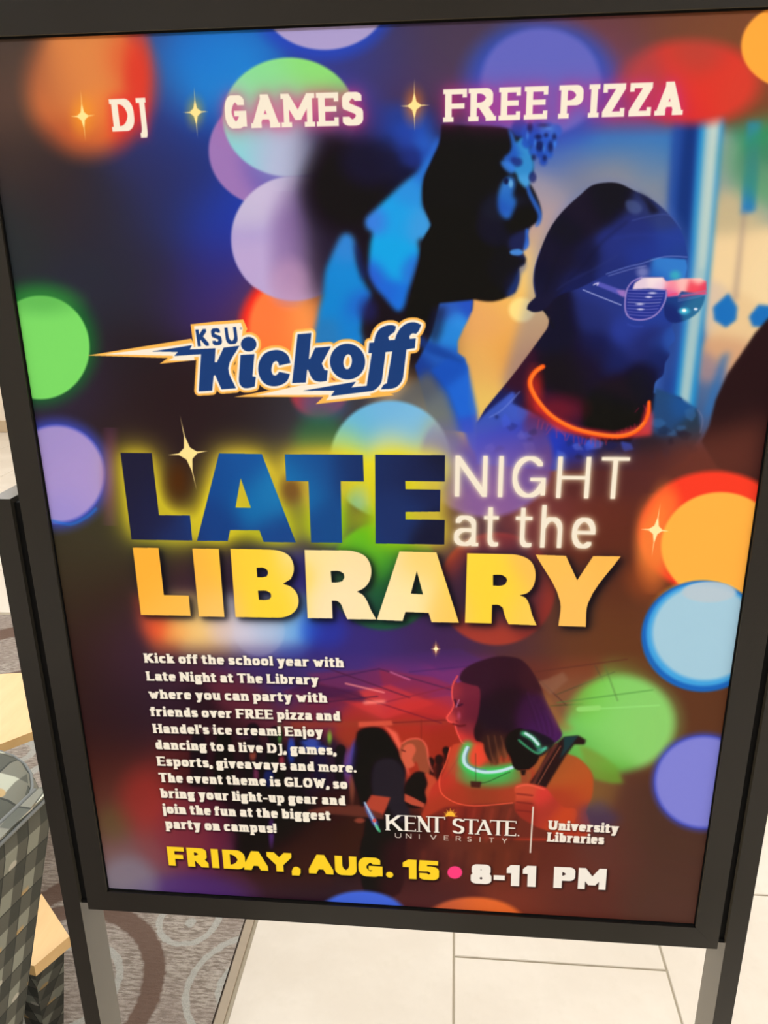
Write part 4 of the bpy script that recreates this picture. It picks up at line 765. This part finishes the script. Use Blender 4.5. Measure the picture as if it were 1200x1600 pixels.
def empty(name, loc, label, cat, group=None):
    o = bpy.data.objects.new(name, None); COL.objects.link(o); o.location = loc; o.matrix_world = Matrix.Translation(loc); o['label'] = label; o['category'] = cat; o.empty_display_size = .1
    if group: o['group'] = group
    return o
def finish(bm, name, m, parent=None, kind=None, smooth=False, bevel=0, seg=2, base=None, uvk=1.0):
    """close a mesh made in world coordinates: bevel, box-projected uv, shift to its parent's origin"""
    if bevel:
        bmesh.ops.bevel(bm, geom=[e for e in bm.edges if len(e.link_faces) == 2 and e.calc_face_angle(0) > .5], offset=bevel, segments=seg, affect='EDGES', profile=.6)
    bmesh.ops.recalc_face_normals(bm, faces=bm.faces)
    uv = bm.loops.layers.uv.new('uv')
    for f in bm.faces:
        f.smooth = smooth; n = f.normal; k = max(range(3), key=lambda i: abs(n[i]))
        for l in f.loops:
            c = l.vert.co; l[uv].uv = ((c.y, c.z) if k == 0 else (c.x, c.z) if k == 1 else (c.x, c.y))
    o_ = base if base is not None else (parent.matrix_world.translation if parent else Vector((0, 0, 0)))
    bmesh.ops.translate(bm, verts=bm.verts, vec=-Vector(o_))
    me = bpy.data.meshes.new(name); bm.to_mesh(me); bm.free(); me.materials.append(m)
    o = bpy.data.objects.new(name, me); COL.objects.link(o)
    if parent: o.parent = parent
    else: o.location = o_; o.matrix_world = Matrix.Translation(o_)
    if kind: o['kind'] = kind
    return o
def abox(bm, a, b):
    v = [bm.verts.new((x, y, z)) for z in (a[2], b[2]) for x, y in ((a[0], a[1]), (b[0], a[1]), (b[0], b[1]), (a[0], b[1]))]
    for f in ((0, 3, 2, 1), (4, 5, 6, 7), (0, 1, 5, 4), (1, 2, 6, 5), (2, 3, 7, 6), (3, 0, 4, 7)): bm.faces.new([v[i] for i in f])
    return v
def prism(bm, lo, hi):                       # lo / hi: matching rings of 3-D points
    A = [bm.verts.new(p) for p in lo]; B = [bm.verts.new(p) for p in hi]; n = len(A)
    bm.faces.new(A[::-1]); bm.faces.new(B)
    for i in range(n): bm.faces.new((A[i], A[(i+1) % n], B[(i+1) % n], B[i]))
def loft(bm, rings, cap=True):
    V = [[bm.verts.new(p) for p in r] for r in rings]; n = len(V[0])
    for a, b in zip(V[:-1], V[1:]):
        for i in range(n): bm.faces.new((a[i], a[(i+1) % n], b[(i+1) % n], b[i]))
    if cap: bm.faces.new(V[0][::-1]); bm.faces.new(V[-1])
def tube(bm, pts, r, n=8):
    rings = []
    for i, p in enumerate(pts):
        p = Vector(p); t = (Vector(pts[min(i+1, len(pts)-1)])-Vector(pts[max(i-1, 0)])).normalized(); u = t.cross(Vector((0, 0, 1)) if abs(t.z) < .9 else Vector((1, 0, 0))).normalized(); v = t.cross(u)
        rings.append([p+r*(math.cos(a)*u+math.sin(a)*v) for a in [2*math.pi*k/n for k in range(n)]])
    loft(bm, rings)
def roundrect(x0, y0, x1, y1, r, n=6):
    P = []
    for cx, cy, a0 in ((x1-r, y1-r, 0), (x0+r, y1-r, 90), (x0+r, y0+r, 180), (x1-r, y0+r, 270)):
        for k in range(n+1): a = math.radians(a0+90*k/n); P.append((cx+r*math.cos(a), cy+r*math.sin(a)))
    return P
# ---------------------------------------------------------------- materials
def m_tile():
    m, n, l, b = mat('tile_stone', (232, 218, 194), .42, .35); q = NB(m.node_tree); P = worldpos(q)
    a = q.noise(P, 3.2, 6, .6); c = q.noise(P, 26, 4, .6); d = n.new('ShaderNodeObjectInfo').outputs['Random']
    col = q.mix(q.ramp(a, .38, .66), lin((200, 188, 171)), lin((209, 198, 182))); col = q.mix(q.m('MULTIPLY', q.ramp(c, .5, .75), .25), col, lin((190, 178, 158)))
    col = q.mix(q.m('MULTIPLY', d, .25), col, lin((205, 191, 173))); l.new(col, b.inputs['Base Color']); q.bump(c, b, .05, .001)
    return m
def m_grout():
    m, n, l, b = mat('grout', (176, 162, 136), .9, .2); q = NB(m.node_tree); l.new(q.mix(q.noise(worldpos(q), 80), lin((150, 139, 118)), lin((166, 154, 133))), b.inputs['Base Color']); return m
def m_black():
    m, n, l, b = mat('black_powder_coated_metal', (34, 32, 30), .28, .45); b.inputs['IOR'].default_value = 1.5; b.inputs['Sheen Weight'].default_value = .5; b.inputs['Sheen Roughness'].default_value = .35; b.inputs['Sheen Tint'].default_value = (1, .86, .62, 1); q = NB(m.node_tree); P = worldpos(q)  # warm sheen tint stands in for the floor's reflection on the side faces
    s = q.noise(P, 900, 2); q.bump(s, b, .04, .0004); h = q.noise(P, 9, 5)
    l.new(q.mix(q.ramp(h, .35, .7), lin((10, 9, 9)), lin((15, 14, 13))), b.inputs['Base Color']); q.put(b.inputs['Roughness'], q.m('MULTIPLY_ADD', h, .1, .2)); return m
def m_plain(name, c, r=.6, s=.4):
    m, n, l, b = mat(name, c, r, s); q = NB(m.node_tree); h = q.noise(worldpos(q), 40)
    l.new(q.mix(h, lin([v*.96 for v in c]), lin([min(255, v*1.03) for v in c])), b.inputs['Base Color']); return m
def m_wood():
    m, n, l, b = mat('pale_maple', (246, 200, 138), .35, .4); q = NB(m.node_tree); P = q.scale(worldpos(q), (14, 2.2, 6)); g = q.noise(P, 3, 6, .65)
    f = q.noise(q.scale(worldpos(q), (120, 9, 40)), 3, 3)
    c = q.mix(q.ramp(g, .3, .72), lin((220, 182, 124)), lin((214, 174, 116))); c = q.mix(q.m('MULTIPLY', f, .25), c, lin((202, 158, 102))); l.new(c, b.inputs['Base Color']); q.bump(f, b, .05, .0005); return m
def m_plaid(name='plaid_upholstery', k=1.0, tint=None, lift=1.0):
    m, n, l, b = mat(name, (120, 120, 105), .85, .25); q = NB(m.node_tree); u, v, _ = q.sep(q.coord('UV'))
    if 1: v = q.m('ADD', v, q.m('MULTIPLY', u, .12))
    U = q.m('MULTIPLY', u, 1/.046*k); V = q.m('MULTIPLY', v, 1/.075*k); fu, fv = q.m('FRACT', U), q.m('FRACT', V)
    au = q.m('SUBTRACT', q.ramp(fu, .02, .06), q.ramp(fu, .54, .58)); av = q.m('SUBTRACT', q.ramp(fv, .02, .05), q.ramp(fv, .50, .53))
    L, Md, Dk = [tuple(min(1, x*lift) for x in lin(c_)[:3])+(1,) for c_ in ((150, 151, 136), (98, 97, 87), (70, 71, 64))]
    c = q.mix(au, q.mix(av, Dk, Md), q.mix(av, Md, L))
    w = n.new('ShaderNodeTexWhiteNoise'); w.noise_dimensions = '2D'; cv = n.new('ShaderNodeCombineXYZ'); q.put(cv.inputs[0], q.m('FLOOR', U)); q.put(cv.inputs[1], q.m('FLOOR', V)); l.new(cv.outputs[0], w.inputs['Vector']); rn = w.outputs['Value']
    du, dv = q.m('SUBTRACT', fu, .42), q.m('SUBTRACT', fv, .1); dd = q.m('SQRT', q.m('ADD', q.m('MULTIPLY', q.m('MULTIPLY', du, du), 1.0), q.m('MULTIPLY', q.m('MULTIPLY', dv, dv), 2.8)))
    dot = q.m('MULTIPLY', q.m('SUBTRACT', 1.0, q.ramp(dd, .14, .2)), q.m('GREATER_THAN', rn, .55)); c = q.mix(dot, c, q.mix(q.m('GREATER_THAN', rn, .8), lin((186, 158, 112)), lin((196, 190, 174))))
    low = q.m('MULTIPLY', q.m('MULTIPLY', q.m('SUBTRACT', 1.0, q.ramp(fv, .1, .2)), q.m('SUBTRACT', 1.0, q.ramp(fu, .3, .4))), q.m('LESS_THAN', rn, .35)); c = q.mix(q.m('MULTIPLY', low, av), c, lin((190, 160, 112)))
    ln = q.m('MAXIMUM', q.m('MULTIPLY', q.m('LESS_THAN', fu, .05), .75), q.m('MULTIPLY', q.m('LESS_THAN', fv, .04), .75)); c = q.mix(ln, c, lin((52, 54, 50)))
    wv = q.noise(q.scale(q.coord('UV'), (900, 900, 1)), 1, 2); c = q.mix(q.m('MULTIPLY', wv, .16), c, lin((52, 54, 48)))
    if tint: c = q.mix(1.0, c, lin(tint), 'MULTIPLY')
    l.new(c, b.inputs['Base Color']); q.bump(wv, b, .25, .0008); return m
def m_carpet():
    m, n, l, b = mat('carpet_pile', (160, 145, 128), .95, .1); q = NB(m.node_tree); P = worldpos(q); x, y, _ = q.sep(P)
    wob = q.noise(P, 60, 3); rib = q.noise(q.scale(P, (40, 190, 1)), 1.0, 3, .6); fine = q.noise(P, 420, 3, .7)
    c = q.mix(q.ramp(rib, .36, .62), lin((122, 110, 99)), lin((170, 159, 146))); c = q.mix(q.ramp(q.noise(P, 7, 3), .35, .65), c, q.mix(.55, c, lin((130, 114, 104))))
    br, pa = lin((98, 76, 64)), lin((168, 166, 156)); rj = q.m('MULTIPLY_ADD', wob, .012, -.006)
    R = [(-.498, .574, .216, .023, 0), (-.264, .782, .066, .0075, 1), (-.258, .775, 0, .013, 1), (-.083, .622, .128, .0075, 1), (-.083, .622, .062, .007, 1), (-.72, .93, .15, .03, 0), (-1.35, 1.95, .2, .05, 0), (-1.0, 1.36, .05, .012, 1), (-.46, .60, .10, .008, 1), (-1.0, 1.36, .13, .016, 1),
         (-2.0, 1.2, .3, .04, 0), (-1.7, .4, .22, .03, 0), (-1.3, .1, .1, .01, 1), (-2.6, .2, .34, .04, 0), (-.6, -.5, .3, .035, 0), (-1.5, -.8, .12, .01, 1), (-3.4, 1.4, .3, .04, 0), (-2.3, 1.9, .14, .014, 1)]
    for cx, cy, r, hw, k in R:
        d = q.m('SQRT', q.m('ADD', q.m('POWER', q.m('ABSOLUTE', q.m('SUBTRACT', x, cx)), 2.0), q.m('POWER', q.m('ABSOLUTE', q.m('SUBTRACT', y, cy)), 2.0)))
        d = q.m('ABSOLUTE', q.m('SUBTRACT', q.m('ADD', d, rj), r)); f = q.m('SUBTRACT', 1.0, q.ramp(d, hw*.82, hw*1.15)); c = q.mix(q.m('MULTIPLY', f, .92 if k == 0 else .8), c, (br, pa)[k])
    c = q.mix(q.m('MULTIPLY', q.ramp(fine, .4, .75), .35), c, lin((80, 67, 58))); l.new(c, b.inputs['Base Color']); q.bump(q.m('ADD', rib, fine), b, .5, .003); return m
TILE, GROUT, BLACK, WOOD, CARPET = m_tile(), m_grout(), m_black(), m_wood(), m_carpet()
PLAID = m_plaid(); PIPE = m_plain('grey_piping', (118, 120, 116), .8); DARK = m_plain('black_plastic', (10, 10, 10), .6, .12); PLAID2 = m_plaid('dark_plaid_upholstery', 1.0, (205, 208, 210))
WALL = m_plain('painted_wall', (226, 212, 192), .9, .2); CEIL = m_plain('ceiling_paint', (230, 226, 216), .9, .2); BASE = m_plain('tan_baseboard', (190, 168, 138), .5)
LEG = m_plain('dark_chair_leg', (40, 36, 32), .4); STRIP = m_plain('taupe_edge_strip', (150, 134, 112), .5); STRIPD = m_plain('dark_strip_groove', (92, 76, 60), .7); WHITE = m_plain('white_lamp_frame', (235, 235, 230), .5)
GL, nG, lG, bG = mat('lamp_diffuser', (255, 250, 240), .6); bG.inputs['Emission Color'].default_value = (1, .95, .88, 1); bG.inputs['Emission Strength'].default_value = 2.5
# ---------------------------------------------------------------- the room
x0, x1, y0, y1, ZC = ROOM
def slab(name, a, b, m, kind='structure', bevel=0):
    bm = bmesh.new(); abox(bm, a, b); return finish(bm, name, m, kind=kind, bevel=bevel)
bm = bmesh.new(); abox(bm, (x0, y0, -.06), (x1, y1, -.003)); FLOOR = finish(bm, 'floor', GROUT, kind='structure')
slab('ceiling', (x0, y0, ZC), (x1, y1, ZC+.08), CEIL)
slab('wall_back', (x0-.1, y1, -.06), (x1+.1, y1+.1, ZC+.08), WALL); slab('wall_front', (x0-.1, y0-.1, -.06), (x1+.1, y0, ZC+.08), WALL)
slab('wall_left', (x0-.1, y0, -.06), (x0, y1, ZC+.08), WALL); slab('wall_right', (x1, y0, -.06), (x1+.1, y1, ZC+.08), WALL)
slab('baseboard_back', (x0, y1-.015, 0), (x1, y1, .10), BASE); slab('baseboard_left', (x0, y0, 0), (x0+.015, y1, .10), BASE)
slab('baseboard_right', (x1-.015, y0, 0), (x1, y1, .10), BASE)
T = .449; GX, GY = .340, .735
def tile_mesh(w, d):
    bm = bmesh.new(); abox(bm, (-w/2, -d/2, -.012), (w/2, d/2, 0))
    top = [e for e in bm.edges if all(v.co.z > -.001 for v in e.verts)]; bmesh.ops.bevel(bm, geom=top, offset=.0015, segments=1, affect='EDGES')
    me = bpy.data.meshes.new('tile'); bm.to_mesh(me); bm.free(); me.materials.append(TILE); return me
cache = {}; CE, CY = -.111, 2.278; nt = 0
for ix in range(-12, 10):
    for iy in range(-10, 13):
        xa = GX+ix*T; ya = GY+iy*T+(T/2 if ix % 2 else 0); xb, yb = xa+T, ya+T
        if xb < CE+.01 and ya < CY: ya = max(ya, CY+.012)
        xa, xb, ya, yb = max(xa, x0+.02), min(xb, x1-.02), max(ya, y0+.02), min(yb, y1-.02)
        w_, d_ = xb-xa-.0042, yb-ya-.0042
        if w_ < .02 or d_ < .02: continue
        if not ((-.2 < xa < 3.2 and -.9 < ya < 5.8) or (xa < -.1 and ya > CY-.1)): 
            continue
        k = (round(w_, 3), round(d_, 3))
        if k not in cache: cache[k] = tile_mesh(*k)
        o = bpy.data.objects.new('tile', cache[k]); COL.objects.link(o); o.parent = FLOOR; o.location = ((xa+xb)/2, (ya+yb)/2, 0); nt += 1
        if nt > 296: break
    if nt > 296: break
# tiles away from the view, joined
bm = bmesh.new()
for a in ((3.5, y0+.02, x1-.02, y1-.02), (x0+.02, y0+.02, -.12, -1.7), (-.10, y0+.02, 3.48, -1.1)):
    xa = a[0]
    while xa < a[2]-.05:
        ya = a[1]
        while ya < a[3]-.05: abox(bm, (xa+.002, ya+.002, -.012), (min(xa+T, a[2])-.002, min(ya+T, a[3])-.002, -.0004)); ya += T
        xa += T
rest = finish(bm, 'tile_field', TILE, parent=FLOOR, kind='stuff')
for i_, (x_, y_) in enumerate(LAMPS):
    e = empty('ceiling_light', (x_, y_, ZC), 'white framed rectangular lamp set in the ceiling', 'lamp', 'ceiling lamps'); 
    bm = bmesh.new()
    for s in (-1, 1):
        abox(bm, (x_-.64, y_+s*.31-.02, ZC-.03), (x_+.64, y_+s*.31+.02, ZC)); abox(bm, (x_+s*.62-.02, y_-.29, ZC-.03), (x_+s*.62+.02, y_+.29, ZC))
    finish(bm, 'frame', WHITE, e); bm = bmesh.new(); abox(bm, (x_-.60, y_-.29, ZC-.02), (x_+.60, y_+.29, ZC-.008)); finish(bm, 'diffuser', GL, e)
# ---------------------------------------------------------------- carpet with its edge strip
bm = bmesh.new(); nx, ny = 2, 2; abox(bm, (x0+.02, -1.7, -.003), (CE-.024, CY, .004)); CP = finish(bm, 'carpet', CARPET, base=Vector((-2.5, .3, 0)), bevel=.002, seg=1)
CP['label'] = 'taupe ribbed carpet with brown and pale curling rings, behind the sign at left'; CP['category'] = 'carpet'
bm = bmesh.new(); prism(bm, [(CE-.021, -1.7, -.003), (CE-.021, CY, -.003), (CE-.021, CY, .007), (CE-.021, -1.7, .007)][::-1], [(CE-.004, -1.7, -.003), (CE-.004, CY, -.003), (CE-.004, CY, .0035), (CE-.004, -1.7, .0035)][::-1])
s_ = finish(bm, 'edge_strip', STRIP, CP, bevel=.0015, seg=1); s_['label'] = 'taupe transition strip along the carpet edge'
bm = bmesh.new(); abox(bm, (CE-.026, -1.7, -.003), (CE-.0205, CY, .004)); finish(bm, 'strip_groove', STRIPD, CP)
# ---------------------------------------------------------------- the sign
ZB, AW, AH = .87654, .543, .71045; ZT = ZB+AH
SG = empty('sign_stand', (AW/2, .02, 0), 'black metal floor stand holding a large framed event poster with glowing party lights', 'sign')
me = bpy.data.meshes.new('poster'); sx, sy, sz = SG.location
me.from_pydata([(-sx, .0-sy, ZB), (AW-sx, -sy, ZB), (AW-sx, -sy, ZT), (-sx, -sy, ZT), (-sx, .0015-sy, ZB), (AW-sx, .0015-sy, ZB), (AW-sx, .0015-sy, ZT), (-sx, .0015-sy, ZT)], [], [(0, 1, 2, 3), (7, 6, 5, 4), (0, 4, 5, 1), (1, 5, 6, 2), (2, 6, 7, 3), (3, 7, 4, 0)])
uvl = me.uv_layers.new(name='uv'); uvs = [(0, 0), (1, 0), (1, 1), (0, 1)]
for p in me.polygons:
    for k, li in enumerate(p.loop_indices): uvl.data[li].uv = uvs[k] if p.index == 0 else (.5, .001)
img = bpy.data.images.new('poster_print', PW, PH, alpha=False); px = np.ones((PH, PW, 4), np.float32); px[..., :3] = ART[::-1]; img.pixels.foreach_set(px.ravel()); img.update(); img.pack()
PM, pn, pl, pb = mat('printed_poster', (128, 128, 128), .4, .12); it = pn.new('ShaderNodeTexImage'); it.image = img; it.interpolation = 'Cubic'; pl.new(it.outputs[0], pb.inputs['Base Color'])
PO = bpy.data.objects.new('poster', me); COL.objects.link(PO); PO.parent = SG; me.materials.append(PM); PO['label'] = 'glossy printed party poster with headline LATE NIGHT at the LIBRARY, three people and coloured light discs'
FW, FY0, FY1 = .0207, -.0035, .026; LIP = .0012
def rail(pts):                                # pts: outline in x, z; mitred
    bm = bmesh.new(); prism(bm, [(x, FY1, z) for x, z in pts], [(x, FY0, z) for x, z in pts]); return finish(bm, 'frame_rail', BLACK, SG, bevel=.0013, seg=2)
a, b, c, d = -FW, AW+FW, ZB-.0226, ZT+.0226; L_ = LIP
rail([(a, c), (L_-.001, ZB+L_-.001), (L_-.001, ZT-.0002), (a, d)]); rail([(b, c), (b, d), (AW-L_+.001, ZT-.0002), (AW-L_+.001, ZB)])
rail([(a, c), (b, c), (AW, ZB), (0, ZB)]); rail([(a, d), (0, ZT), (AW, ZT), (b, d)])
bm = bmesh.new()                              # dark gasket round the sheet
for p, q_ in (((0, ZB), (LIP, ZT)), ((AW-LIP, ZB), (AW, ZT)), ((0, ZB), (AW, ZB+LIP)), ((0, ZT-LIP), (AW, ZT))): abox(bm, (p[0], -.0012, p[1]), (q_[0], 0.0, q_[1]))
finish(bm, 'gasket', DARK, SG)
bm = bmesh.new(); abox(bm, (0, .0016, ZB), (AW, .008, ZT)); finish(bm, 'backing_board', DARK, SG)
PD = .0385; PWD = .0178
for s, xi, xo in ((-1, -.0306, -.0475), (1, AW+.0288, AW+.0455)):
    bm = bmesh.new(); abox(bm, (min(xi, xo), 0, .012), (max(xi, xo), PD, 1.266)); finish(bm, 'post', BLACK, SG, bevel=.0014, seg=2)
    xf = a if s < 0 else b
    bm = bmesh.new(); abox(bm, (min(xi, xf), .0045, c+.0035), (max(xi, xf), .024, 1.262))  # dark strip added so the shaded gap beside the post reads black
    abox(bm, (min(xi, xf), .003, c+.001), (max(xi, xf), .030, c+.0045)); finish(bm, 'bracket_and_gap_shade', DARK, SG)
    bm = bmesh.new(); abox(bm, (min(xi, xo)-.006, -.20, 0), (max(xi, xo)+.006, .24, .014)); finish(bm, 'base_foot', BLACK, SG, bevel=.002)
bm = bmesh.new(); abox(bm, (-.0306, .012, .10), (AW+.0288, .026, .13)); finish(bm, 'crossbar', BLACK, SG, bevel=.001)
# ---------------------------------------------------------------- lounge chair at the left
CH = empty('lounge_chair', (-.78, .15, 0), 'lounge chair in grey plaid fabric, its flared arm beside the left post of the sign', 'chair')
def armx(z, y): return -.244-(.72-z)*.27+(y-.318)*.18      # outer face of the right arm
TH_ = .030
def arm(f, mirror=None):
    bm = bmesh.new(); Z_ = [.16, .22, .34, .46, .58, .68, .712]; Ys = [.325, .2, .05, -.15, -.38]
    def X(v): return mirror-(v-mirror) if mirror is not None else v
    rings = []
    for y in Ys:
        yy = y
        o = [(X(armx(z, y)), yy+(.0 if z > .3 else 0), z) for z in Z_]
        i = [(X(armx(z, y)-TH_*1.15), yy, z) for z in Z_[::-1]]
        rings.append(o[:-1]+[(X(armx(.718, y)-.006), yy, .719), (X(armx(.718, y)-.022), yy, .719)]+i[1:])
    loft(bm, rings); return finish(bm, 'arm', PLAID, CH, bevel=.006, seg=2, smooth=False)
MX = -.79
for sgn in (1, -1):
    f_ = (lambda v: v) if sgn > 0 else (lambda v: 2*MX-v)
    bm = bmesh.new(); prism(bm, [(f_(x), y, .15) for x, y in ((-.56, -.38), (-.43, -.38), (-.40, .24), (-.56, .24))], [(f_(x), y, .33) for x, y in ((-.56, -.38), (-.50, -.38), (-.40, .24), (-.56, .24))]); finish(bm, 'arm_support', PLAID2, CH, bevel=.006)
arm(1); arm(1, MX)
bm = bmesh.new(); tube(bm, [(armx(.716, y)-.0255, y, .7215) for y in (.322, .2, .05, -.15, -.38)], .003); tube(bm, [(armx(.7, y)+.001, y, .7145) for y in (.322, .2, .05, -.15, -.38)], .003); finish(bm, 'arm_piping', PIPE, CH, smooth=True)
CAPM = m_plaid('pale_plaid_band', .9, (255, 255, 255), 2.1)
bm = bmesh.new(); rings = [[(armx(.72, y)-.023, y, .7195), (armx(.72, y)-.004, y, .7195), (armx(.72, y)-.004, y, .7225), (armx(.72, y)-.023, y, .7225)] for y in (.327, .2, .05, -.15, -.385)]
loft(bm, rings); cp = finish(bm, 'arm_top_band', CAPM, CH, bevel=.001); cp['label'] = 'paler band along the arm top'
def cushion(x0_, y0_, x1_, y1_, z0_, z1_, r, name, m, ang=0, cx=0, cy=0, dome=.02):
    bm = bmesh.new(); P = roundrect(x0_, y0_, x1_, y1_, r, 7); mx, my = (x0_+x1_)/2, (y0_+y1_)/2; ca, sa = math.cos(ang), math.sin(ang); rings = []
    prof = [(.90, z0_), (.965, z0_+.012), (1, z0_+.04), (1.0, (z0_+z1_)/2+.01), (.985, z1_-.035), (.955, z1_-.012), (.90, z1_), (.7, z1_+dome*.55), (.4, z1_+dome*.9), (.1, z1_+dome)]
    for s, z in prof:
        hx, hy = (x1_-x0_)/2, (y1_-y0_)/2; off = (1-s)*min(hx, hy); rg = []
        for x, y in P:
            kx = max(0, (hx-off)/hx); ky = max(0, (hy-off)/hy); X, Y = (x-mx)*kx, (y-my)*ky; rg.append((mx+X*ca-Y*sa, my+X*sa+Y*ca, z))
        rings.append(rg)
    loft(bm, rings); o = finish(bm, name, m, CH, smooth=True)
    bm = bmesh.new()
    for s, z in ((.972, z1_-.02),):
        hx, hy = (x1_-x0_)/2, (y1_-y0_)/2; off = (1-s)*min(hx, hy); pts = []
        for x, y in P+P[:1]:
            X, Y = (x-mx)*(hx-off)/hx, (y-my)*(hy-off)/hy; pts.append((mx+X*ca-Y*sa, my+X*sa+Y*ca, z))
        tube(bm, pts, .0035, 6)
    p = finish(bm, 'piping', PIPE, None, smooth=True, base=CH.matrix_world.translation); p.location = (0, 0, 0); p.parent = o
    return o
SEATM = m_plaid('soft_plaid_seat', .55, (255, 255, 252), 1.5)
cushion(-1.14, -.20, -.485, .80, .30, .455, .20, 'seat_cushion', SEATM, dome=.025)
cushion(-1.12, -.42, -.50, -.20, .30, .80, .10, 'back_cushion', SEATM, dome=.02)
bm = bmesh.new(); prism(bm, [(x, y, .14) for x, y in roundrect(-1.10, -.42, -.53, .70, .10, 4)], [(x, y, .30) for x, y in roundrect(-1.12, -.44, -.505, .76, .12, 4)]); finish(bm, 'seat_base', PLAID2, CH, bevel=.008)
for lx in (-1.04, -.58):
    for ly in (-.34, .60): bm = bmesh.new(); prism(bm, [(lx+.016*sx_, ly+.016*sy_, .006) for sx_, sy_ in ((-1, -1), (1, -1), (1, 1), (-1, 1))], [(lx+.024*sx_, ly+.024*sy_, .142) for sx_, sy_ in ((-1, -1), (1, -1), (1, 1), (-1, 1))]); finish(bm, 'leg', LEG, CH, bevel=.002)
# ---------------------------------------------------------------- small wooden side table beside the arm
ST = empty('side_table', (-.37, .42, 0), 'small pale wooden side table on dark plaid base, between plaid chair arm and sign post', 'table')
bm = bmesh.new(); top = [(-.311, .402), (-.341, .342), (-.394, .352), (-.405, .487)]
prism(bm, [(x, y, .338) for x, y in top[::-1]], [(x, y, .36) for x, y in top[::-1]]); finish(bm, 'table_top', WOOD, ST, bevel=.0025)
bm = bmesh.new(); prism(bm, [(-.412, .486, .03), (-.432, .455, .03), (-.47, .462, .03), (-.47, .50, .03)][::-1], [(-.323, .401, .338), (-.348, .350, .338), (-.390, .358, .338), (-.402, .474, .338)][::-1]); finish(bm, 'upholstered_base', PLAID2, ST, bevel=.003)
bm = bmesh.new(); prism(bm, [(-.415, .486, .006), (-.432, .46, .006), (-.465, .465, .006), (-.465, .495, .006)][::-1], [(-.413, .487, .031), (-.432, .457, .031), (-.469, .463, .031), (-.469, .498, .031)][::-1]); finish(bm, 'foot', LEG, ST)
# ---------------------------------------------------------------- low coffee table beyond the seat
CT = empty('coffee_table', (-.74, 1.02, 0), 'low pale wooden table on the carpet beyond the plaid seat', 'table')
bm = bmesh.new(); top = [(-.705, .845), (-.50, 1.062), (-.58, 1.21), (-1.06, 1.12), (-1.02, .92)]
prism(bm, [(x, y, .378) for x, y in top], [(x, y, .40) for x, y in top]); finish(bm, 'table_top', WOOD, CT, bevel=.003)
bm = bmesh.new(); tube(bm, [(-.93, 1.05, .03), (-.93, 1.05, .378)], .03, 16); finish(bm, 'pedestal', LEG, CT, smooth=False)
bm = bmesh.new(); tube(bm, [(-.93, 1.05, .006), (-.93, 1.05, .03)], .15, 24); finish(bm, 'base_plate', LEG, CT)
